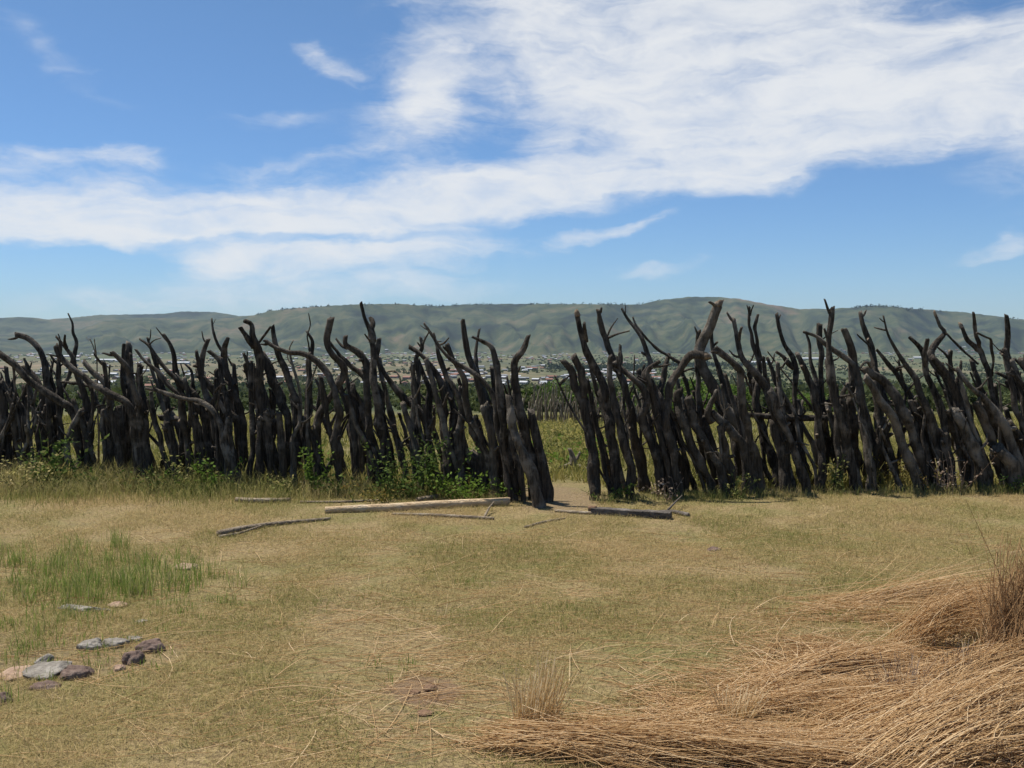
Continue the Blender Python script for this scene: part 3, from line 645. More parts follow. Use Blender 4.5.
P(9, "350,395 390,480 430,600 472,735", 34, 52, 0); P(9, "380,398 450,480 500,560 555,725", 44, 64, 0, 'massive leaning post with a swollen trunk near the right edge', mat='bark_pale')
P(9, "440,565 490,640 525,740", 54, 66, -2, 'short massive stump lying against the posts at the right end', mat='bark_pale')
P(9, "430,278 500,312 560,330 600,400 640,560 650,705", 13, 38, 1); P(9, "478,470 540,560 600,725", 36, 50, -1)
P(9, "100,385 140,470 165,570 202,725", 24, 40, 0); P(9, "60,395 100,480 130,580 168,725", 28, 44, 0)
P(9, "235,515 245,600 272,725", 28, 40, -1)
for i in range(7):
    x = 560 + i * 26; P(9, f"{x-95-rng.uniform(0,60)},{rng.uniform(150,330)} {x-60},{380} {x-25+rng.uniform(-10,10)},{500} {x+30},720", 18, 50, rng.integers(-1, 2))
for i in range(6):
    x = -30 - i * 24; P(1, f"{x-20-rng.uniform(0,50)},{rng.uniform(150,330)} {x-25},{380} {x+rng.uniform(-14,14)},{500} {x+5},690", 18, 44, rng.integers(-1, 2))

# darker crooked posts packed in between and behind
def filler(px, right):
    h = rng.uniform(70, 135); lean = (-0.21 if not right else -0.27) + rng.normal(0, 0.09)
    gy = 492; n = rng.integers(4, 6); pts = []
    for i in range(n):
        k = 1 - i / (n - 1)
        pts.append((px + lean * h * k + rng.normal(0, 1.3) * (k > 0), gy - h * k))
    s = ' '.join(f'{x * 3.84:.1f},{(y - 300) * 3.84:.1f}' for x, y in pts)
    br = []
    if rng.random() < 0.4:
        b = pts[1]; br = [(f'{(b[0] + rng.uniform(-10, 10)) * 3.84:.1f},{(b[1] - rng.uniform(10, 26) - 300) * 3.84:.1f} {b[0] * 3.84:.1f},{(b[1] + 4 - 300) * 3.84:.1f}', 8, 16)]
    post(0, s, rng.uniform(14, 24), rng.uniform(24, 34), rng.integers(0, 4), None, br, rng.choice(['bark', 'bark', 'bark_pale']))
ORG[0] = (0, 300)
for x in np.arange(-30, 535, 8.4): filler(x + rng.uniform(-2.5, 2.5), False)
for x in np.arange(600, 1075, 9.4): filler(x + rng.uniform(-2.5, 2.5), True)

def thin_stick(px, right):
    h = rng.uniform(70, 140); n = 5; lean = (-0.12 if not right else -0.25) + rng.normal(0, 0.2); gy = 490; k_ = rng.normal(0, .25)
    pts = [(px + lean * h * (1 - i / 4) + k_ * h * (i / 4) * (1 - i / 4) + rng.normal(0, 2.5) * (i < 4), gy - h * (1 - i / 4)) for i in range(n)]
    s = ' '.join(f'{x * 3.84:.1f},{(y - 300) * 3.84:.1f}' for x, y in pts); b = pts[int(rng.integers(1, 3))]; sg = rng.choice([-1, 1])
    br = [(f'{(b[0] + sg * rng.uniform(4, 15)) * 3.84:.1f},{(b[1] - rng.uniform(8, 30) - 300) * 3.84:.1f} {(b[0] + sg * 4) * 3.84:.1f},{(b[1] - 5 - 300) * 3.84:.1f} {b[0] * 3.84:.1f},{(b[1] + 4 - 300) * 3.84:.1f}', 4, 9)]
    post(0, s, rng.uniform(5, 11), rng.uniform(16, 28), rng.integers(-1, 3), THIN_R if right else THIN_L, br if rng.random() < .7 else [], rng.choice(['bark', 'bark', 'bark_pale']))
THIN_L = 'thin crooked stick wedged between the thick posts of the left fence'
THIN_R = 'thin crooked stick wedged between the thick posts of the right fence'
for x in np.arange(-20, 525, 19): thin_stick(x + rng.uniform(-7, 7), False)
for x in np.arange(608, 1060, 19): thin_stick(x + rng.uniform(-7, 7), True)

# a pole lying level along the back of the right run
a = at(752, 416, 10.75); b = at(868, 419, 10.9); mid = (a + b) / 2
o = empty('rail_pole', a, 'dark level pole lashed along the back of the right fence', 'pole')
pp = np.array([[*(at(738, 414, 10.72) - a), 0.03], [*(at(800, 418, 10.8) - a), 0.034], [*(at(868, 417, 10.9) - a), 0.028]])
link('pole_shaft', tube_mesh('pole_shaft', pp, M['bark'], 0.12), o)
link('stub', tube_mesh('pole_stub', np.array([[*(at(800, 418, 10.8) - a), 0.016], [*(at(806, 411, 10.75) - a), 0.01]]), M['bark']), o)

# ------------------------------------------------------------------ grasses and straw
def blades(name, pos, h, wd, tilt, mat, bend=0.5, az=None, r=None):
    r = r or rng; n = len(pos)
    az = r.uniform(0, 2 * np.pi, n) if az is None else az
    wa = r.uniform(0, np.pi, n)
    W = np.stack([np.cos(wa), np.sin(wa), np.zeros(n)], 1) * (wd / 2)[:, None]
    def dr(t): return np.stack([np.sin(t) * np.cos(az), np.sin(t) * np.sin(az), np.cos(t)], 1)
    mid = pos + dr(tilt) * (h * 0.55)[:, None]
    tip = mid + dr(np.minimum(tilt + bend * r.uniform(0.2, 1.3, n), 1.72)) * (h * 0.45)[:, None]
    V = np.stack([pos - W, pos + W, mid + W * 0.8, mid - W * 0.8, tip], 1).reshape(-1, 3)
    b = np.arange(n) * 5
    return make_mesh(name, V, [np.stack([b, b + 1, b + 2, b + 3], 1), np.stack([b + 3, b + 2, b + 4], 1)], mat, smooth=False)

def scatter(n, y0, y1, kx=0.62, mx=1.2, power=1.0, r=None):
    r = r or rng
    u = r.uniform(0, 1, n) ** power; y = y0 + (y1 - y0) * u
    x = r.uniform(-1, 1, n) * (kx * y + mx)
    return x, y

def fence_y(x):                                   # world line of the fence, by world x
    pxs = np.array(DX, float); ds = np.array(DY); xs = (pxs - 512) / F * ds
    return np.interp(x, xs, ds)

# short lawn: dry blades with green patches
x, y = scatter(640000, 3.3, 11.0)
keep = (y < fence_y(x) + 0.5)
dens = fbm(x * 2.2, y * 1.6, 31, 5)
gate = ((x - 0.5) / 0.45) ** 2 + ((y - 10.1) / 0.8) ** 2
pD = G(425, 692); dirt = ((x - pD.x) / 0.17) ** 2 + ((y - pD.y) / 0.2) ** 2
keep &= (rng.uniform(0, 1, len(x)) < np.clip(dens * 4.0 - 1.1, 0.2, 1)) & (rng.uniform(0, 1, len(x)) < np.clip(gate, 0.15, 1)) & (dirt > rng.uniform(0.3, 1.2, len(x)))
x, y = x[keep], y[keep]; n = len(x); z = ground_z(x, y)
lying = rng.uniform(0, 1, n) < 0.55
h = np.where(lying, rng.uniform(0.03, 0.10, n), rng.uniform(0.015, 0.05, n)) * (0.45 + dens[keep] * 1.3)
tilt = np.where(lying, rng.uniform(1.15, 1.6, n), rng.uniform(0.1, 0.9, n))
o = link('grass', blades('lawn_grass', np.stack([x, y, z + np.where(lying, 0.006, 0)], 1), h, rng.uniform(0.0013, 0.003, n) * (0.7 + y * 0.07), tilt, M['grass'], 0.5))
tag(o, 'short dry cropped grass with faded green patches', kind='stuff')

# longer grass along the foot of the fence, thick at the left, thin at the right
n = 75000
x = rng.uniform(-7.6, 7.2, n); fy = fence_y(x); px = 512 + F * x / fy
amt = np.interp(px, [-150, 100, 300, 345, 480, 505, 512, 590, 600, 760, 900, 1000, 1200], [1, 1, 0.75, 0.4, 0.3, 0.12, 0.0, 0.0, 0.14, 0.16, 0.22, 0.16, 0.16])
amt = amt * np.clip(2.2 * fbm(x * 1.6, x * 0, 13, 3) - 0.25, 0.25, 1.2)
keep = rng.uniform(0, 1, n) < amt; x, fy, px = x[keep], fy[keep], px[keep]; n = len(x)
fr = np.interp(px, [0, 300, 350, 520, 600, 1000], [0.75, 0.6, 0.35, 0.3, 0.18, 0.2])
y = fy - 0.1 + rng.normal(0, 1, n) * fr * 0.55 - fr * 0.55
hh = np.interp(px, [-100, 150, 300, 400, 500, 600, 1000], [0.36, 0.34, 0.27, 0.2, 0.16, 0.13, 0.15])
h = hh * rng.uniform(0.35, 1.25, n) * np.clip(1 - np.abs(y - fy) * 0.6, 0.3, 1)
o = link('tall_grass', blades('fence_foot_grass', np.stack([x, y, ground_z(x, y)], 1), h, rng.uniform(0.003, 0.006, n), rng.uniform(0.02, 0.5, n), M['tall_grass'], 0.8))
tag(o, 'tall yellow green grass along the foot of the fence', kind='stuff')

# rushy green tufts on the left of the lawn
cl = [(150, 585, .38, .28, 1500, .17), (110, 590, .3, .25, 1100, .17), (75, 560, .35, .4, 1100, .17), (40, 565, .4, .4, 800, .15), (130, 572, .5, .4, 1000, .16), (60, 610, .6, .5, 900, .09), (20, 600, .4, .5, 700, .09), (20, 640, .3, .4, 350, .10), (100, 625, .6, .3, 400, .06), (180, 600, .35, .3, 350, .07), (70, 590, .7, .5, 900, .08),
      (60, 672, .30, .14, 260, .055), (120, 655, .28, .12, 240, .055), (140, 672, .2, .08, 120, .05), (90, 612, .25, .08, 140, .06), (12, 580, .5, .4, 500, .12), (0, 615, .4, .4, 450, .09), (35, 640, .5, .3, 420, .06), (90, 640, .5, .3, 300, .05), (150, 610, .5, .4, 420, .055), (474, 588, .10, .09, 110, .07), (815, 618, .16, .16, 130, .06), (400, 672, .12, .1, 90, .06), (700, 600, .3, .2, 120, .04), (575, 618, .4, .25, 300, .04), (5, 690, .2, .2, 160, .1)]
ps, hs = [], []
for (px, py, sx, sy, n, hh) in cl:
    c = G(px, py); n = int(n * .42); nt_ = max(3, n // 20); tc = np.stack([c.x + rng.normal(0, sx * 0.6, nt_), c.y + rng.normal(0, sy * 0.8, nt_)], 1)
    q = tc[rng.integers(0, nt_, n)] + rng.normal(0, 0.035, (n, 2)); ps.append(q); hs.append(hh * rng.uniform(0.35, 1.2, n))
q = np.concatenate(ps); h = np.concatenate(hs); n = len(q)
o = link('green_grass', blades('rush_tufts', np.stack([q[:, 0], q[:, 1], ground_z(q[:, 0], q[:, 1])], 1), h, rng.uniform(0.0026, 0.0048, n), np.abs(rng.normal(0, 0.22, n)), M['green_grass'], 0.45))
tag(o, 'thin green rushy tufts on the left of the lawn', kind='stuff')

# weeds inside the enclosure
n = 120000
u = rng.uniform(0, 1, n); y = 10.6 + 50 * u ** 1.6; x = rng.uniform(-1, 1, n) * (0.62 * y + 2)
c = fbm(x * 0.8, y * 0.5, 61, 4); keep = (c > 0.33) & ((((x - 0.55) / 0.5) ** 2 + ((y - 10.2) / 1.1) ** 2) > 1); x, y, c = x[keep], y[keep], c[keep]; n = len(x)
h = (0.10 + 0.55 * np.clip(c - 0.33, 0, 0.4)) * rng.uniform(0.5, 1.5, n)
o = link('weeds', blades('kraal_weeds', np.stack([x, y, ground_z(x, y)], 1), h, rng.uniform(0.008, 0.02, n) * (0.6 + y * 0.03), rng.uniform(0.05, 0.9, n), M['weeds'], 0.8))
tag(o, 'yellow green weeds covering the ground inside the enclosure', kind='stuff')

def stalk_mesh(name, paths, rad, mat):
    """paths (n,k,3), rad (n,): thin three sided stalks"""
    n, k, _ = paths.shape
    T = np.gradient(paths, axis=1); T /= np.linalg.norm(T, axis=2, keepdims=True) + 1e-9
    up = np.zeros_like(T); up[..., 2] = 1; a = np.cross(T, up); a /= np.linalg.norm(a, axis=2, keepdims=True) + 1e-6; b = np.cross(a, T)
    taper = np.linspace(1, 0.55, k)[None, :, None] * rad[:, None, None]
    V = np.stack([paths + (math.cos(t) * a + math.sin(t) * b) * taper for t in (0.5, 2.6, 4.7)], 2).reshape(-1, 3)
    base = (np.arange(n) * k * 3)[:, None, None] + (np.arange(k - 1) * 3)[None, :, None]
    j = np.arange(3)[None, None]; jn = (j + 1) % 3
    Fq = np.stack([base + j, base + jn, base + 3 + jn, base + 3 + j], -1).reshape(-1, 4)
    return make_mesh(name, V, Fq, mat, smooth=False)

def bez(a, b, c, t): return a * (1 - t) ** 2 + 2 * b * t * (1 - t) + c * t ** 2

def sheaf(p0, p1, n, thick, arch, fan0=1.0, fan1=1.6, label=None, name='straw_sheaf', rad=0.0015, flat=0.55, len_var=0.5, droop=0.0, wild=0.13):
    thick *= .8; n = int(n * 1.05)
    """a bundle of cut grass stalks from p0 to p1 (world points)"""
    p0, p1 = np.array(p0, float), np.array(p1, float); base = p0.copy()
    ax = p1 - p0; L = np.linalg.norm(ax); ax /= L; sd = np.cross(ax, [0, 0, 1.0]); sd /= np.linalg.norm(sd) + 1e-9; up = np.cross(sd, ax)
    r = np.sqrt(rng.uniform(0, 1, n)) * thick; th = rng.uniform(0, 2 * np.pi, n)
    off = sd[None] * (r * np.cos(th))[:, None] + up[None] * (r * np.sin(th) * flat)[:, None]
    t0 = rng.uniform(-0.1, len_var, n); t1 = 1 + rng.uniform(-len_var, 0.12, n)
    k = 8; tt_ = np.linspace(0, 1, k)[None, :, None]
    nc = max(6, n // 22); ci = rng.integers(0, nc, n); flatv = np.array([1, 1, .55])
    cA, cB, cC = (rng.normal(0, s_, (nc, 3)) * thick * flatv for s_ in (.75, .7, 1.15))
    own = off * 0.45; wild *= 1.35
    A = p0 + ax * (t0 * L)[:, None] + (own + cA[ci]) * fan0 + rng.normal(0, wild * 0.5, (n, 3)) * thick * 2.4
    C = p0 + ax * (t1 * L)[:, None] + (own + cC[ci]) * fan1 + rng.normal(0, wild, (n, 3)) * thick * 2.4
    C[:, 2] -= droop * rng.uniform(0, 1, n)
    B = (A + C) / 2 + np.array([0, 0, 1]) * (arch * rng.uniform(0.6, 1.2, n))[:, None] * 2 + cB[ci] + rng.normal(0, 0.02, (n, 3)) * np.array([1, 1, .6])
    st = rng.uniform(0, 1, n) < .17                                # strays sticking out
    C[st] += rng.normal(0, 1, (st.sum(), 3)) * np.array([.16, .16, .05]) + np.array([0, 0, .05]); A[st] += rng.normal(0, .05, (st.sum(), 3))
    pa = bez(A[:, None], B[:, None], C[:, None], tt_)
    gz = ground_z(pa[..., 0], pa[..., 1]) + 0.004
    pa[..., 2] = np.maximum(pa[..., 2], gz + rng.uniform(0, 0.012, (n, 1)))
    o = link(name, stalk_mesh(name, pa - base, rng.uniform(0.6, 1.3, n) * rad, M['straw']), None, base)
    return tag(o, label, 'straw bundle', 'cut straw bundles in the bottom right corner')
def gp(px, py, z=0.0):
    p = G(px, py); return (p.x, p.y, p.z + z)
def up_at(px, py, d): p = at(px, py, d); return (p.x, p.y, max(p.z, 0.01))

sheaf(gp(490, 748, .03), gp(690, 772, .05), 430, .085, 0.015, 1.5, 0.8, 'flat fan of straw stalks nearest the bottom centre, in front of the upright stubble tuft')
sheaf(gp(560, 742, .05), gp(900, 776, .06), 480, .10, 0.02, 1.2, 0.9, 'long straw bundle lying level along the bottom edge of the photo')
sheaf(gp(850, 772, .03), up_at(1085, 682, 4.15), 620, .12, 0.07, 1.1, 0.9, 'thick bowed straw bundle rising to the right edge in the bottom right corner', droop=0.02)
sheaf(gp(910, 790, .02), up_at(1090, 705, 4.05), 260, .10, 0.03, 1.4, 1.0, 'lower loose straw bundle under the thick bowed one at the bottom right')
sheaf(gp(870, 780, .02), gp(980, 735, .10), 120, .06, 0.05, 1.3, 1.0, 'small spray of dark straw spilling below the thick bowed bundle')
sheaf(gp(1008, 690, .0), up_at(1040, 560, 4.75), 800, .085, 0.0, 1.5, 0.9, 'upright brown straw bundle leaning at the right edge of the photo', flat=1.0, wild=.07).data.materials[0] = M['straw_brown']
sheaf(gp(896, 648, .02), up_at(1012, 606, 5.05), 330, .07, 0.10, 1.0, 1.0, 'arched straw bundle over a small black hollow left of the upright one')
sheaf(gp(905, 637, .02), gp(1010, 640, .08), 160, .06, 0.06, 1.4, 1.2, 'sagging straw bundle behind the small black hollow')
sheaf(gp(770, 688, .03), gp(910, 668, .03), 260, .055, 0.03, 1.1, 1.4, 'low straw bundle with a shadowed underside in the middle of the loose straw')
sheaf(gp(805, 606, .01), gp(1005, 592, .03), 170, .085, 0.005, 1.4, 1.2, 'flattened straw bundle farthest back, pointing left across the grass')
sheaf(gp(790, 618, .01), gp(985, 622, .03), 150, .085, 0.005, 1.4, 1.1, 'flattened straw bundle just in front of the farthest one')
sheaf(gp(930, 690, .03), up_at(1060, 640, 4.6), 260, .10, 0.03, 1.4, 1.0, 'pale straw bundle fanned out under the foot of the upright one')
sheaf(gp(690, 720, .02), gp(860, 700, .04), 200, .07, 0.02, 1.5, 1.3, 'sparse straw bundle lying between the low bundle and the bottom edge')
sheaf(gp(835, 730, .02), gp(1000, 728, .03), 260, .10, 0.02, 1.5, 1.3, 'rumpled straw bundle lying just behind the thick bowed one')

# standing tuft of cut stubble
def tuft(px, py, n, rx, h, label, mat='straw', lean=0.12, name='stubble_tuft', rad=0.0022, wild=0.1, cat='straw tuft'):
    c = np.array(gp(px, py)); a = rng.uniform(0, 6.28, n); r = np.sqrt(rng.uniform(0, 1, n)) * rx
    A = np.stack([r * np.cos(a), r * np.sin(a) * 0.7, np.zeros(n)], 1); hh = h * rng.uniform(0.45, 1.1, n)
    C = A + np.stack([rng.normal(lean, wild, n) * hh + A[:, 0] * .5, rng.normal(0, wild, n) * hh + A[:, 1] * .5, hh], 1); B = (A + C) / 2 + rng.normal(0, 0.012, (n, 3))
    pa = bez(A[:, None], B[:, None], C[:, None], np.linspace(0, 1, 5)[None, :, None])
    o = link(name, stalk_mesh(name, pa, rng.uniform(0.6, 1.2, n) * rad, M[mat]), None, c)
    return tag(o, label, cat)
tuft(533, 735, 170, .075, .26, 'upright tuft of pale cut stubble standing above the bottom straw', 'stubble', wild=0.16, rad=0.0027)
tuft(545, 728, 60, .04, .30, 'narrow taller stubble tuft joined to the right of the pale upright one', 'stubble', wild=0.06)
tuft(900, 712, 150, .10, .22, 'wiry grey dry weed standing in the middle of the straw', 'dry_twig', 0.0, 'dry_weed', 0.0015, 0.35, 'dry weed')
tuft(965, 690, 160, .10, .20, 'wiry pink grey dry weed standing right of the grey one in the straw', 'dry_twig', 0.1, 'dry_weed', 0.0015, 0.35, 'dry weed')
tuft(735, 725, 110, .06, .16, 'small bent stubble tuft at the left margin of the loose straw', 'stubble', wild=0.25)

# loose straw strewn over the lawn
n = 34000
cx = rng.uniform(0, 1, n); px = 560 + 560 * cx ** 0.75; py = rng.uniform(575, 800, n)
edge = np.clip((px - 560) / 300, 0, 1) * np.clip((py - 570) / 40, 0, 1) * np.clip((px - (1000 - (py - 570) * 3.2)) / 150 + 0.35, 0.04, 1)
mat_n = fbm(px * 0.018, py * 0.03, 17, 4)
keep = rng.uniform(0, 1, n) < edge * np.clip(mat_n * 4.2 - 1.45, 0.03, 0.8); px, py = px[keep], py[keep]
m2 = 3400; px = np.concatenate([px, rng.uniform(-40, 1064, m2)]); py = np.concatenate([py, 770 - 240 * rng.uniform(0, 1, m2) ** 0.8])
keep2 = np.ones(len(px), bool); keep2[-m2:] = rng.uniform(0, 1, m2) < np.clip((px[-m2:] + 150) / 700, 0.12, 0.8); px, py = px[keep2], py[keep2]
n = len(px); d = EYE * F / (py - 336); x = (px - 512) / F * d; y = d
L = rng.uniform(0.12, 0.6, n); thick = np.clip((px - 700) / 300, 0, 1) * np.clip((py - 575) / 60, 0, 1)
a = rng.normal(0.0, 0.6, n) + 1.5 * (fbm(x * 1.5, y * 1.5, 71, 3) - .45) + np.where(rng.uniform(0, 1, n) < 0.25, rng.uniform(-1.5, 1.5, n), 0)
zz = ground_z(x, y) + 0.006 + thick * rng.uniform(0, 0.06, n); tl = rng.normal(0, 0.07, n) * (0.3 + thick)
A = np.stack([x - np.cos(a) * L / 2, y - np.sin(a) * L / 2, zz - tl * L / 2], 1); C = np.stack([x + np.cos(a) * L / 2, y + np.sin(a) * L / 2, zz + tl * L / 2], 1)
B = (A + C) / 2 + rng.normal(0, 1, (n, 3)) * (0.11 * L)[:, None] * np.array([1, 1, 0.5])
pa = bez(A[:, None], B[:, None], C[:, None], np.linspace(0, 1, 5)[None, :, None])
pa[..., 2] = np.maximum(pa[..., 2], ground_z(pa[..., 0], pa[..., 1]) + 0.004)
o = link('loose_straw', stalk_mesh('loose_straw', pa, rng.uniform(0.0010, 0.0021, n), M['straw']))
tag(o, 'loose golden straw strewn over the lawn, thickest at the lower right', kind='stuff')

# ------------------------------------------------------------------ weeds at the fence foot
def weed(px, d, h, w, n_stem, leaves, leaf, mat, label, stem_mat='leaf'):
    d -= float(np.interp(px, [0, 90, 230, 350, 480, 500], [.8, .6, .35, .35, .25, 0]))
    base = at(px, 480, d); base.z = float(ground_z(base.x, d))
    o = empty('weed_plant', base, label, 'weed', 'leafy weeds along the fence')
    paths = []; lv = []; leaves = int(leaves * .62); leaf *= .82
    for s in range(n_stem):
        A = np.array([rng.normal(0, w * 0.25), rng.normal(0, w * 0.2), 0]); hh = h * rng.uniform(0.55, 1.05)
        C = A + np.array([rng.normal(0, w * 0.5), rng.normal(0, w * 0.3), hh]); B = (A + C) / 2 + rng.normal(0, w * 0.1, 3)
        pa = bez(A[None], B[None], C[None], np.linspace(0, 1, 6)[:, None]); paths.append(pa)
        for t in rng.uniform(0.12, 1.0, leaves):
            lv.append(bez(A, B, C, t) + rng.normal(0, w * 0.10, 3) * np.array([1, 1, 0.6]))
    link('stem', stalk_mesh('weed_stem', np.array(paths), np.full(n_stem, 0.004), M['dry_twig'] if stem_mat != 'leaf' else M['leaf']), o)
    lv = np.array(lv); n = len(lv); az_ = rng.uniform(0, 6.28, n); tl = rng.uniform(0.6, 1.9, n); ll = leaf * rng.uniform(0.6, 1.4, n)
    dv = np.stack([np.sin(tl) * np.cos(az_), np.sin(tl) * np.sin(az_), np.cos(tl)], 1); sv_ = np.cross(dv, rng.normal(0, 1, (n, 3))); sv_ /= np.linalg.norm(sv_, axis=1)[:, None]
    V = np.stack([lv, lv + dv * (ll * .45)[:, None] + sv_ * (ll * .27)[:, None], lv + dv * ll[:, None], lv + dv * (ll * .45)[:, None] - sv_ * (ll * .27)[:, None]], 1).reshape(-1, 3)
    link('leaves', make_mesh('weed_leaves', V, np.arange(n * 4).reshape(-1, 4), M[mat], smooth=False), o)
    return o
weed(48, 11.15, .62, .40, 16, 36, .06, 'leaf', 'tall dark leafy weed in front of the posts near the left edge')
weed(25, 11.1, .45, .35, 12, 30, .05, 'tall_grass', 'lower pale leafy weed touching the left edge of the photo')
weed(92, 11.0, .30, .3, 9, 24, .045, 'leaf', 'small dark weed at the foot of the short bow shaped post')
weed(185, 10.7, .42, .35, 12, 26, .045, 'tall_grass', 'pale green weedy clump under the slim parallel posts')
weed(212, 10.6, .46, .28, 10, 26, .05, 'leaf_bright', 'mid green upright weed left of the pale split stump')
weed(150, 10.8, .3, .3, 9, 22, .04, 'leaf', 'low green weed left of the pale green weedy clump')
weed(318, 10.7, .58, .13, 8, 60, .05, 'leaf_bright', 'narrow column of bright yellow green weed against the dark fence')
weed(335, 10.5, .26, .3, 10, 26, .045, 'leaf', 'low dark weed right of the bright yellow green column')
weed(410, 10.35, .60, .36, 14, 46, .05, 'leaf', 'large dark leafy bush in front of the fence above the peeled log')
weed(432, 10.35, .66, .34, 14, 46, .05, 'leaf', 'tallest leafy weed in front of the fence above the peeled log')
weed(385, 10.4, .32, .34, 12, 30, .045, 'leaf', 'low leafy weed left of the large dark bush')
weed(462, 10.15, .30, .36, 14, 34, .05, 'leaf_bright', 'low bright green weed right of the tallest leafy weed')
weed(490, 10.05, .22, .3, 10, 28, .045, 'leaf_bright', 'small bright green weed by the end of the peeled log')
weed(370, 10.2, .18, .4, 12, 24, .04, 'leaf_yellow', 'low yellowish weed behind the left end of the peeled log')
weed(280, 10.45, .22, .4, 12, 24, .04, 'tall_grass', 'sprawling pale weed beside the small grey log behind the lawn')
weed(893, 10.75, .5, .24, 10, 42, .045, 'leaf_yellow', 'yellow green leafy weed showing in the gap of the right fence', 'dry')
weed(950, 10.35, .42, .24, 14, 16, .035, 'dry_twig', 'dry reddish weed standing before the right fence', 'dry')
weed(935, 10.4, .28, .2, 9, 16, .035, 'leaf_yellow', 'small yellow weed left of the dry reddish weed', 'dry')
weed(1015, 10.4, .2, .25, 9, 24, .04, 'leaf', 'low green weed at the right edge of the photo')
weed(616, 9.85, .2, .22, 8, 22, .035, 'leaf', 'small grey green weed under the bent armed gate post')
weed(668, 9.95, .22, .3, 10, 16, .04, 'dry_twig', 'brown dry weed at the foot of the right fence above the dark beam', 'dry')
weed(735, 10.1, .24, .25, 8, 24, .04, 'tall_grass', 'thin pale weed below the short stout leaning post')
weed(835, 10.4, .4, .25, 9, 26, .04, 'tall_grass', 'pale green weed between upright posts in the middle of the right fence')
for px_, d_, h_, w_ in ((572, 13.5, .35, .6), (555, 16, .4, .8), (590, 19, .45, .9), (562, 22, .4, 1.0)):
    weed(px_, d_, h_, w_, 18, 26, .08, 'weeds' if d_ > 15 else 'leaf_bright', {13.5: 'low green weed just inside the gateway', 16: 'olive weed in the left half of the gateway opening', 19: 'olive weed in the right half of the gateway opening', 22: 'farthest olive weed in the gateway opening below the far fence'}[d_])

# ------------------------------------------------------------------ logs and sticks on the ground
def log(pts, radii, mat, name, label, cat, cut=True, twigs=(), lump=0.06, lift=0.0):
    w_ = [np.array(gp(*p)) for p in pts]; base = w_[0].copy(); q = []
    for p, r_ in zip(w_, radii): q.append([*(p - base + np.array([0, 0, r_ * 0.85 + lift])), r_])
    o = empty(name, base, label, cat)
    link('shaft', tube_mesh(name + '_shaft', np.array(q), M[mat], lump, 12, 0.03, 0.2, 0.25), o)
    for (tp, tr) in twigs:
        ww = [np.array(gp(*p[:2], p[2])) - base for p in tp]; bp = np.array([[*p, r_] for p, r_ in zip(ww, np.linspace(tr, tr * 0.5, len(ww)))])
        link('twig', tube_mesh(name + '_twig', bp, M[mat], 0.08, 7, 0.02, 0.3, 0.2), o)
    return o
log([(325, 513), (390, 511), (450, 508), (508, 505)], [.031, .039, .042, .040], 'peeled', 'peeled_log', 'long straight peeled pale log lying before the left fence', 'log', lump=0.04)
log([(219, 537), (240, 532), (275, 526), (330, 520)], [.030, .026, .02, .014], 'oldwood', 'fallen_branch', 'bent grey dead branch lying on the lawn left of the peeled log', 'branch', twigs=[([(219, 538, .01), (240, 535.5, .02), (262, 529, .03)], .014)])
log([(392, 515), (440, 517), (494, 520)], [.012, .016, .014], 'oldwood', 'stick', 'thin brown stick lying just in front of the peeled log', 'stick', twigs=[([(484, 519, .015), (489, 514, .05), (494, 511, .085)], .012)])
log([(418, 503), (437, 499)], [.03, .026], 'oldwood', 'short_log', 'short grey log behind the right half of the peeled log', 'log')
log([(236, 502), (262, 503), (290, 502)], [.026, .026, .022], 'oldwood', 'short_log', 'weathered log piece half sunk in grass left of the peeled log', 'log')
log([(300, 503), (335, 503), (385, 501)], [.012, .012, .010], 'oldwood', 'stick', 'thin grey stick in the grass behind the bent dead branch', 'stick')
log([(525, 528), (545, 523), (565, 519)], [.010, .012, .008], 'oldwood', 'stick', 'small thin stick lying in the grass below the gateway', 'stick')
log([(555, 512), (580, 514), (602, 515)], [.014, .016, .016], 'oldwood', 'stick', 'reddish brown stick on the gateway threshold', 'stick')
log([(655, 515), (672, 514), (689, 517)], [.022, .022, .02], 'beam', 'stick', 'dark stick crossing the right end of the squared beam', 'stick', twigs=[([(668, 514, .04), (676, 510, .08), (682, 507, .11)], .011)])
# squared dark beam
a, b_ = np.array(gp(592, 514)), np.array(gp(671, 519)); ax = b_ - a; L = np.linalg.norm(ax); ax /= L
sd_ = np.cross([0, 0, 1], ax); segs = 14; V = []
for i in range(segs + 1):
    t = i / segs; c_ = a + ax * L * t - a; hw = 0.042 * (1 + rng.normal(0, .03)); hh_ = 0.058 * (1 + rng.normal(0, .03))
    for sx, sz in ((-1, 0), (1, 0), (1.05, .12), (1, .95), (.8, 1), (-.85, 1), (-1, .9)): V.append(c_ + sd_ * hw * sx + np.array([0, 0, hh_ * sz + .004]))
k = 7; Fq = np.array([[i * k + j, i * k + (j + 1) % k, (i + 1) * k + (j + 1) % k, (i + 1) * k + j] for i in range(segs) for j in range(k)])
o = empty('timber_beam', a, 'dark squared timber beam lying below the right edge of the gateway', 'beam')
link('beam_shaft', make_mesh('beam_shaft', V, [Fq, np.arange(k)[None], (np.arange(k)[::-1] + segs * k)[None]], M['beam'], smooth=False), o)
bw = np.array([[*(np.array([0, 0, .04]) - ax * .03), .03], [*(np.array([0, 0, .045]) + ax * .03), .028]])
link('rusty_knot', tube_mesh('rusty_knot', bw, M['earth'], .2, 8, .01), o)
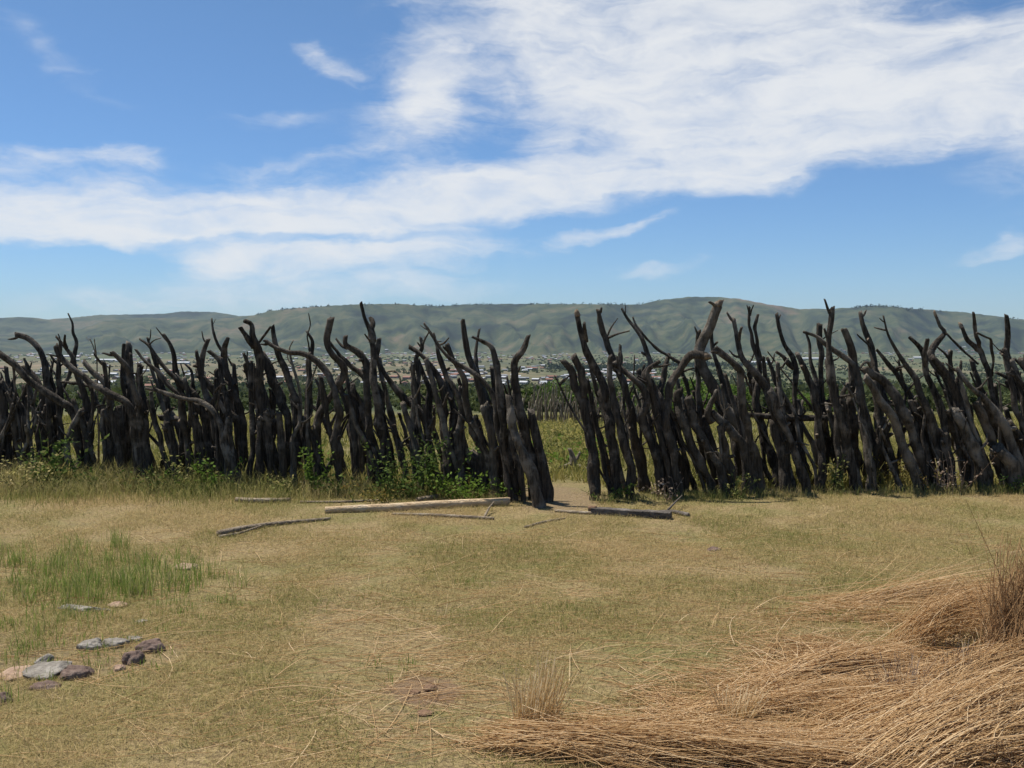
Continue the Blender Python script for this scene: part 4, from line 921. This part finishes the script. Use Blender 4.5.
# gnarled little stump inside the gateway
c_ = np.array(gp(574, 470))
o = empty('dead_stump', c_, 'small gnarled grey stump with splayed roots inside the gateway', 'stump')
for nm, q in (('trunk', [[0, 0, 0, .05], [-.01, 0, .10, .045], [-.03, .02, .2, .032], [-.06, .02, .27, .02]]), ('root', [[0, 0, .08, .035], [-.12, -.03, .04, .03], [-.24, -.04, .02, .02], [-.3, -.05, .03, .012]]), ('root', [[0, 0, .06, .03], [.1, -.02, .03, .026], [.18, 0, .01, .016]]), ('root', [[0, 0, .12, .024], [.05, .04, .16, .02], [.08, .05, .22, .012]])):
    link(nm, tube_mesh('stump_' + nm, np.array(q), M['bark_far'], .15, 9, .02), o)

# ------------------------------------------------------------------ stones and clods
def stone(px, py, sx, sy, sz, mat, label, name='stone', seed=0, cat='stone', sharp=1.0):
    nu, nv = 48, 26; u = np.linspace(0, 2 * np.pi, nu, endpoint=False); v = np.linspace(0.03, np.pi - 0.03, nv)
    Uq, Vq = np.meshgrid(u, v); D = np.stack([np.cos(Uq) * np.sin(Vq), np.sin(Uq) * np.sin(Vq), np.cos(Vq)], -1)
    k = np.ones_like(Uq); r = np.random.default_rng(seed + 100)
    for _ in range(9):                                      # facets
        nrm = r.normal(0, 1, 3); nrm /= np.linalg.norm(nrm); dd = D @ nrm; lim = r.uniform(0.62, 0.92) / sharp
        k = np.minimum(k, np.where(dd > 1e-3, lim / np.maximum(dd, 1e-3), 9))
    k = k * (1 + 0.3 * (fbm(D[..., 0] * 3 + 9 + seed, D[..., 1] * 3 + D[..., 2] * 2 + seed, seed, 4) - 0.45))
    k = k * (1 + 0.16 * (fbm(D[..., 0] * 9 + seed, D[..., 1] * 9 + D[..., 2] * 7, seed + 50, 3) - 0.45))
    V = (D * k[..., None] * np.array([sx, sy, sz]) + np.array([0, 0, sz * 0.22])).reshape(-1, 3)
    i = np.arange(nv - 1)[:, None] * nu; j = np.arange(nu)[None]; jn = (j + 1) % nu
    Fq = np.stack([i + j, i + nu + j, i + nu + jn, i + jn], -1).reshape(-1, 4)
    caps = [np.arange(nu)[None], (np.arange(nu)[::-1] + (nv - 1) * nu)[None]]
    o = link(name, make_mesh(name, V, [Fq] + caps, M[mat], smooth=True), None, gp(px, py))
    o.rotation_euler.z = r.uniform(-0.4, 0.4)
    return tag(o, label, cat, 'stones and clods on the lawn')
stone(133, 662, .055, .06, .052, 'stone_brown', 'round dark brown stone on the left of the lawn', seed=1)
stone(152, 650, .085, .06, .045, 'stone_brown', 'long reddish brown stone behind the round dark one', seed=2)
stone(119, 670, .035, .03, .022, 'stone_pink', 'small pinkish stone left of the round dark brown one', seed=3)
stone(52, 672, .125, .13, .05, 'stone_grey', 'ridged pale grey slab near the left edge of the lawn', seed=4, sharp=1.25)
stone(42, 664, .05, .06, .04, 'stone_grey', 'grey slab tilted behind the ridged pale one', seed=14, sharp=1.25)
stone(76, 676, .09, .07, .045, 'stone_brown', 'grey brown stone right of the ridged pale slab', seed=5)
stone(48, 687, .08, .05, .022, 'stone_brown', 'flat brown stone in front of the ridged pale slab', seed=6)
stone(22, 674, .11, .10, .02, 'stone_pink', 'flat pinkish stone left of the ridged pale slab', seed=7)
stone(1, 702, .05, .05, .04, 'stone_brown', 'dark stone cut by the left edge of the photo', seed=8)
stone(93, 648, .08, .06, .04, 'stone_grey', 'blue grey lump left of the long brown stone', seed=9)
stone(114, 646, .075, .055, .035, 'stone_grey', 'grey lump between the blue grey one and the long brown stone', seed=10)
stone(133, 640, .055, .04, .016, 'stone_grey', 'thin grey flake behind the long brown stone', seed=15)
stone(84, 610, .19, .07, .024, 'stone_grey', 'long flat grey slab in front of the green tufts', seed=11, sharp=1.2)
stone(118, 606, .06, .05, .02, 'stone_pink', 'small tan stone at the right end of the long flat slab', seed=12)
stone(186, 568, .085, .08, .03, 'stone_pink', 'flat pinkish stone right of the green tufts', seed=13)
stone(142, 622, .035, .03, .015, 'stone_grey', 'pebble between the long flat slab and the brown stones', seed=16)
stone(430, 690, .035, .03, .02, 'earth', 'reddish brown clod on the bare patch at bottom centre', 'clod', 20, 'clod')
stone(415, 694, .03, .03, .016, 'earth', 'flat red clod left of the larger one on the bare patch', 'clod', 21, 'clod')
stone(424, 714, .04, .03, .013, 'earth', 'small red clod in front of the bare patch', 'clod', 22, 'clod')
stone(714, 551, .06, .05, .025, 'stone_brown', 'small dark clod far out on the lawn right of centre', 'clod', 23, 'clod')

# ------------------------------------------------------------------ far stake fence
far_v = []
for k in range(10):
    hgt = rng.uniform(1.0, 1.6); ln = rng.normal(0, .16); md = rng.normal(0, .05)
    q = np.array([[0, 0, -.1, .036], [md + ln * .4, rng.normal(0, .05), hgt * .5, .032], [ln, rng.normal(0, .1), hgt, .016]])
    far_v.append((tube_mesh('stake_shaft', q, M['bark_far'], .15, 6, .12, .3, .2)))
i = 0
for px in np.arange(497, 652, 1.15):
    d = 42 + rng.uniform(-.8, .8); p = at(px + rng.uniform(-.7, .7), 400, d); p.z = float(ground_z(p.x, d))
    o = link('fence_stake', far_v[i % 10], None, p); o.rotation_euler = (0, rng.normal(0, .1), rng.uniform(-.6, .6) + (math.pi if rng.random() < .5 else 0)); o.scale = (1, 1, rng.uniform(.75, 1.12)); i += 1
    tag(o, 'slim grey stake of the far fence seen through the gateway', 'fence stake', 'slim grey stakes of the far fence')

# ------------------------------------------------------------------ bushes on the slope
def crown_mesh(name, n, rx, rz, leaf, mat, lobes=7, r=None):
    r = r or rng
    c = np.stack([r.normal(0, .5, lobes) * rx, r.normal(0, .5, lobes) * rx, r.uniform(.25, .85, lobes) * rz], 1); s = r.uniform(.3, .55, lobes)
    k = r.integers(0, lobes, n); v = r.normal(0, 1, (n, 3)); v /= np.linalg.norm(v, axis=1)[:, None]
    p = c[k] + v * (s[k] * r.uniform(.55, 1.08, n))[:, None] * np.array([rx, rx, rz * .62]); p[:, 2] = np.maximum(p[:, 2], .05)
    a = r.normal(0, 1, (n, 3)); a /= np.linalg.norm(a, axis=1)[:, None]; b = np.cross(a, r.normal(0, 1, (n, 3))); b /= np.linalg.norm(b, axis=1)[:, None]
    ll = (leaf * r.uniform(.6, 1.4, n))[:, None]
    V = np.stack([p - a * ll, p + b * ll * .6, p + a * ll, p - b * ll * .6], 1).reshape(-1, 3)
    return make_mesh(name, V, np.arange(n * 4).reshape(-1, 4), M[mat], smooth=False)
def bush_proto(mat, rx, rz, k):
    o = empty('bush', (0, 0, 0)); link('crown', crown_mesh('bush_crown', 1500, rx, rz, .16, mat), o)
    t = link('trunk', tube_mesh('bush_trunk', np.array([[0, 0, -.2, .12], [.1, .05, rz * .35, .09], [.0, .1, rz * .7, .04]]), M['bark'], .1, 7, .15), o)
    return o
protos = [bush_proto('bush', 2.0, 2.6, 0), bush_proto('bush', 2.6, 2.2, 1), bush_proto('bush_bright', 2.2, 2.3, 2), bush_proto('bush', 1.6, 3.0, 3)]
used = [False] * 4
def bush(px, d, sc, k, label, group='bushes on the slope beyond the fence'):
    o = protos[k] if not used[k] else copy_thing(protos[k]); used[k] = True
    p = at(px, 400, d); o.location = (p.x, d, float(ground_z(p.x, d)) - .1); o.scale = (sc, sc, sc * rng.uniform(.85, 1.1)); o.rotation_euler.z = rng.uniform(0, 6.28)
    return tag(o, label, 'bush', group)
bush(424, 62, .85, 0, 'green bush seen over the leafy weeds between posts of the left fence')
bush(730, 58, .95, 2, 'bright green bush showing above the middle of the right fence')
for px, d, sc, k in [(-20, 90, 1, 1), (40, 110, 1.1, 0), (95, 95, .9, 1), (150, 120, 1.2, 3), (200, 100, .9, 1), (250, 125, 1.1, 0), (300, 95, .7, 1), (350, 110, .9, 3), (395, 120, 1, 1), (470, 100, 1, 0)]:
    bush(px, d, sc * .72, k, 'dark green thorn bush on the slope behind the left fence', 'bushes on the slope behind the left fence')
for px, d, sc, k in [(520, 78, .85, 1), (545, 92, 1.1, 2), (562, 84, .95, 0), (585, 90, 1.1, 1), (606, 82, 1, 2), (634, 95, 1.2, 0)]:
    bush(px, d, sc * .85, k, 'green bush beyond the far stakes in the gateway', 'bushes beyond the far stakes')
for px, d, sc, k in [(665, 90, .8, 1), (690, 75, .7, 0), (770, 85, .8, 1), (805, 78, .75, 2), (858, 86, .8, 1), (910, 88, .8, 1), (955, 80, .75, 0), (1005, 90, .8, 1), (1050, 90, 1.3, 0), (1090, 85, 1.2, 1)]:
    bush(px, d, sc, k, 'olive green thorn bush on the slope behind the right fence', 'bushes on the slope behind the right fence')

# thorn scrub over the valley: one mass
def scrub(name, n, y0, y1, power, per, rad, hgt, leaf, mat, seed, thr):
    r = np.random.default_rng(seed); u = r.uniform(0, 1, n); y = y0 * (y1 / y0) ** (u ** power); x = r.uniform(-1, 1, n) * (.62 * y + 30)
    dn_ = fbm(x * .004 + 3, y * .0022, 23, 5); right = np.clip((x / y - .02) * 3, -.25, .5)
    keep = dn_ + right * .22 > thr + .10 * r.uniform(-1, 1, n); x, y = x[keep], y[keep]; n = len(x)
    z = ground_z(x, y); sc = r.uniform(.5, 1.4, n)
    N = n * per; off = r.normal(0, .5, (N, 3)); off[:, 2] = r.uniform(0.05, 1, N)
    p = np.repeat(np.stack([x, y, z], 1), per, 0) + off * np.repeat(sc, per)[:, None] * np.array([rad, rad, hgt])
    a = r.normal(0, 1, (N, 3)); a /= np.linalg.norm(a, axis=1)[:, None]; b = np.cross(a, r.normal(0, 1, (N, 3))); b /= np.linalg.norm(b, axis=1)[:, None]
    ll = (leaf * r.uniform(.6, 1.4, N))[:, None]
    V = np.stack([p - a * ll, p + b * ll, p + a * ll, p - b * ll], 1).reshape(-1, 3)
    return link(name, make_mesh(name, V, np.arange(N * 4).reshape(-1, 4), M[mat], smooth=False))
tag(scrub('scrub', 3200, 80, 700, 1.0, 90, 1.7, 1.7, .24, 'scrub', 3, .44), 'thorn scrub dotted over the near slope of the valley', kind='stuff')
tag(scrub('scrub', 6500, 600, 3600, .8, 14, 3.4, 3.2, 1.5, 'scrub', 4, .47), 'thorn scrub merging into a dark mass across the valley floor', kind='stuff')
# dark tree belt across the valley behind the town, and woods on the skyline
def belt(name, spots, size, per, mat, label):
    r = np.random.default_rng(8); P_ = np.repeat(np.array(spots), per, 0); N = len(P_)
    p = P_ + r.normal(0, .5, (N, 3)) * size * np.array([1, 1, .6]) + np.array([0, 0, size * .4])
    a = r.normal(0, 1, (N, 3)); a /= np.linalg.norm(a, axis=1)[:, None]; b = np.cross(a, r.normal(0, 1, (N, 3))); b /= np.linalg.norm(b, axis=1)[:, None]
    ll = (size * .28 * r.uniform(.6, 1.4, N))[:, None]
    V = np.stack([p - a * ll, p + b * ll, p + a * ll, p - b * ll], 1).reshape(-1, 3)
    tag(link(name, make_mesh(name, V, np.arange(N * 4).reshape(-1, 4), M[mat], smooth=False)), label, kind='stuff')
sp = []
for px0, px1, yy in ((548, 650, 2050), (560, 640, 1900), (640, 760, 2250)):
    for px in np.arange(px0, px1, 1.6):
        d = yy + rng.uniform(-60, 60); p = at(px, 400, d); sp.append((p.x, d, float(ground_z(p.x, d))))
belt('tree_belt', sp, 9, 14, 'wood', 'dark belt of trees across the valley behind the far houses')
sp = []
top = HN[59]                                           # ridge line vertices of the near range
for a0, a1, den in ((852, 872, .9), (866, 905, .95), (905, 960, .25), (470, 660, .22), (255, 330, .4), (365, 470, .15), (1000, 1060, .2)):
    for q in top:
        px = 512 + F * q[0] / q[1]
        if a0 < px < a1:
            for _ in range(3):
                if rng.random() < den: sp.append((q[0] + rng.uniform(-8, 8), q[1] + rng.uniform(-20, 20), q[2] - 9 + rng.uniform(-1, 4)))
belt('ridge_wood', sp, 13, 12, 'wood', 'woods along the skyline of the hills')

# ------------------------------------------------------------------ the town in the valley
def house_mesh(w_, l_, h_, gable, wall, roof, k):
    g = gable; e = .35
    V = [(-l_/2, -w_/2, -1), (l_/2, -w_/2, -1), (l_/2, w_/2, -1), (-l_/2, w_/2, -1), (-l_/2, -w_/2, h_), (l_/2, -w_/2, h_), (l_/2, w_/2, h_), (-l_/2, w_/2, h_), (-l_/2, 0, h_ + g), (l_/2, 0, h_ + g)]
    wf4 = [(0, 1, 5, 4), (2, 3, 7, 6)]; wf5 = [(1, 2, 6, 9, 5), (3, 0, 4, 8, 7)]
    n0 = len(V); t = .12; s = g / (w_ / 2)
    for sgn in (-1, 1):
        for dz in (0, t):
            V += [(-l_/2 - e, sgn * (w_/2 + e), h_ - s * e + .03 + dz), (l_/2 + e, sgn * (w_/2 + e), h_ - s * e + .03 + dz), (l_/2 + e, sgn * .0, h_ + g + .03 + dz), (-l_/2 - e, sgn * .0, h_ + g + .03 + dz)]
    rf = []
    for sI in range(2):
        b = n0 + sI * 8; rf += [(b + 4, b + 5, b + 6, b + 7), (b, b + 3, b + 2, b + 1), (b, b + 1, b + 5, b + 4), (b + 1, b + 2, b + 6, b + 5), (b + 3, b, b + 4, b + 7)]
    n1 = len(V); wn_ = []; yq = -w_ / 2 - .03
    for x0, x1, z0, z1 in ((-l_*.36, -l_*.18, 1.0, 2.0), (l_*.12, l_*.32, 1.0, 2.0), (-l_*.07, l_*.04, .0, 2.05)):
        b = len(V); V += [(x0, yq, z0), (x1, yq, z0), (x1, yq, z1), (x0, yq, z1)]; wn_.append((b, b + 1, b + 2, b + 3))
    idx = [0] * 2 + [1] * len(rf) + [2] * len(wn_) + [0] * 2
    return make_mesh('house', V, [np.array(wf4 + rf + wn_), np.array(wf5)], [M[wall], M[roof], M['roof_dark']], smooth=False, mat_idx=idx)
KIND = [('wall_cream', 'roof_grey', 'small cream house with a grey roof in the far town'), ('wall_pink', 'roof_rust', 'small pinkish house with a rusty roof in the far town'),
        ('wall_brown', 'roof_grey', 'small brown mud house with a grey roof in the far town'), ('wall_white', 'roof_white', 'small white house with a pale roof in the far town'),
        ('wall_pink', 'roof_white', 'small pink house with a pale metal roof in the far town'), ('wall_brown', 'roof_rust', 'small mud house with a rusty roof in the far town')]
HM = [house_mesh(rng.uniform(5, 6.5), rng.uniform(7, 11), 2.7, rng.uniform(.7, 1.5), a, b, i) for i, (a, b, _) in enumerate(KIND)]
spots = []; tries = 0
def town_spot():
    q = rng.random()
    if q < .46: px, py = rng.uniform(430, 660), rng.normal(374, 5.5)        # town seen through and around the gateway
    elif q < .86: px, py = rng.uniform(-20, 450), rng.normal(372, 9)       # left town
    else: px, py = rng.uniform(640, 1040), rng.uniform(352, 362)
    return px, py
while len(spots) < 290 and tries < 20000:
    tries += 1; px, py = town_spot()
    if not 357 < py < 389: continue
    if vnoise(px * .03, py * .12, 88) < .36: continue
    p = G(px, py)
    if all((p.x - s[0]) ** 2 + ((p.y - s[1])) ** 2 > 15 ** 2 for s in spots): spots.append((p.x, p.y, p.z))
for (x_, y_, z_) in spots:
    k = int(rng.choice(6, p=[.2, .2, .15, .17, .15, .13]))
    o = link('house', HM[k], None, (x_, y_, z_ - .3)); o.rotation_euler.z = rng.normal(0, .5) + (math.pi / 2 if rng.random() < .3 else 0); s_ = rng.uniform(.8, 1.25); o.scale = (s_, s_, s_)
    tag(o, KIND[k][2], 'house', 'small houses of the far town: ' + KIND[k][0].split('_')[1] + ' ' + KIND[k][1].split('_')[1])
# the farthest houses read as one pale speckle
Vs, Fs4, Fs5, mi4, mi5 = [], [], [], [], []
base_n = 0; far_sp = []
while len(far_sp) < 700:
    q = rng.random()
    if q < .45: px, py = rng.uniform(-20, 440), rng.normal(353, 4)
    elif q < .62: px, py = rng.uniform(360, 640), rng.normal(357, 4)
    else: px, py = rng.uniform(640, 1060), rng.normal(351.5, 1.5)
    if py < 349.5 or vnoise(px * .025, py * .3, 93) < .4: continue
    p = G(px, py); far_sp.append((p.x, p.y, p.z))
hill_sp = []
Rw = HN[2:18]
for _ in range(420):                                    # houses climbing the foot of the hills
    i = int(rng.integers(0, 15)); px = rng.choice([rng.uniform(370, 500), rng.uniform(560, 660), rng.uniform(840, 980), rng.uniform(0, 330)], p=[.35, .15, .3, .2]); t_ = (px + 420) / 1864 * 619; j = int(t_)
    if vnoise(px * .05, i * .5, 95) < .42: continue
    q = HN[i][j] * (1 - t_ + j) + HN[i][j + 1] * (t_ - j); u_ = rng.uniform(0, 1); q2 = HN[i + 1][j]; q = q * (1 - u_) + (HN[i + 1][j] * (1 - t_ + j) + HN[i + 1][j + 1] * (t_ - j)) * u_
    if q[2] > -72: hill_sp.append(tuple(q))
mats6 = [M['wall_cream'], M['wall_pink'], M['wall_brown'], M['wall_white'], M['roof_grey'], M['roof_rust'], M['roof_white'], M['roof_dark']]
V_all, F_all, I_all = [], [], []
for (x_, y_, z_) in far_sp + hill_sp:
    a = rng.uniform(-.6, .6); w_, l_, h_, g = rng.uniform(5, 7), rng.uniform(7, 13), 2.9, rng.uniform(.8, 1.6)
    v = np.array([(-l_/2, -w_/2, -1.5), (l_/2, -w_/2, -1.5), (l_/2, w_/2, -1.5), (-l_/2, w_/2, -1.5), (-l_/2, -w_/2, h_), (l_/2, -w_/2, h_), (l_/2, w_/2, h_), (-l_/2, w_/2, h_), (-l_/2, 0, h_ + g), (l_/2, 0, h_ + g)])
    c_, s_ = math.cos(a), math.sin(a); v = np.stack([v[:, 0] * c_ - v[:, 1] * s_ + x_, v[:, 0] * s_ + v[:, 1] * c_ + y_, v[:, 2] + z_], 1); n0 = 10 * len(V_all); V_all.append(v)
    wl = int(rng.integers(0, 4)); rf = int(rng.choice([4, 5, 6], p=[.4, .35, .25]))
    for f, mm in (((0, 1, 5, 4), wl), ((2, 3, 7, 6), wl), ((1, 2, 6, 5), wl), ((3, 0, 4, 7), wl), ((4, 5, 9, 8), rf), ((6, 7, 8, 9), rf), ((5, 6, 9, 9), wl), ((7, 4, 8, 8), wl)):
        if f[2] == f[3]: continue
        F_all.append([n0 + q for q in f]); I_all.append(mm)
o = link('far_houses', make_mesh('far_houses', np.concatenate(V_all), np.array(F_all), mats6, smooth=False, mat_idx=I_all))
tag(o, 'pale speckle of farthest houses below the hills', kind='stuff')
# long pale roofed sheds
def shed(px0, px1, py, label, wide=14):
    a = G(px0, py); b = G(px1, py); c_ = (a + b) / 2; l_ = (b - a).length
    V = [(-l_/2, -wide/2, -2), (l_/2, -wide/2, -2), (l_/2, wide/2, -2), (-l_/2, wide/2, -2), (-l_/2, -wide/2, 3.4), (l_/2, -wide/2, 3.4), (l_/2, wide/2, 3.4), (-l_/2, wide/2, 3.4), (-l_/2, 0, 5.6), (l_/2, 0, 5.6)]
    o = empty('long_shed', (c_.x, c_.y, c_.z), label, 'shed')
    link('wall', make_mesh('shed_wall', V, [np.array([(0, 1, 5, 4), (2, 3, 7, 6)]), np.array([(1, 2, 6, 9, 5), (3, 0, 4, 8, 7)])], M['wall_white'], smooth=False), o)
    e = .8; RV = []
    for dz in (.05, .3):
        RV += [(-l_/2 - e, -wide/2 - e, 3.15 + dz), (l_/2 + e, -wide/2 - e, 3.15 + dz), (l_/2 + e, 0, 5.6 + dz), (-l_/2 - e, 0, 5.6 + dz), (l_/2 + e, wide/2 + e, 3.15 + dz), (-l_/2 - e, wide/2 + e, 3.15 + dz)]
    link('roof', make_mesh('shed_roof', RV, np.array([(6, 7, 8, 9), (9, 8, 10, 11), (0, 3, 2, 1), (3, 5, 4, 2), (0, 1, 7, 6), (4, 5, 11, 10), (1, 2, 8, 7), (2, 4, 10, 8), (3, 0, 6, 9), (5, 3, 9, 11)]), M['roof_white'], smooth=False), o)
    o.rotation_euler.z = 0
shed(804, 829, 359.5, 'longest pale roofed shed on the valley floor behind the right fence')
shed(752, 770, 363.5, 'pale roofed shed on the valley floor left of the longest one')
shed(913, 925, 358.5, 'short pale roofed shed on the valley floor right of the longest one')
shed(95, 118, 361, 'long pale roofed shed in the town beyond the left end of the fence')
shed(60, 80, 357, 'pale roofed shed behind the wavy whip post at the left end')
shed(172, 190, 364, 'pale roofed shed in the town beyond the parallel slanting posts')
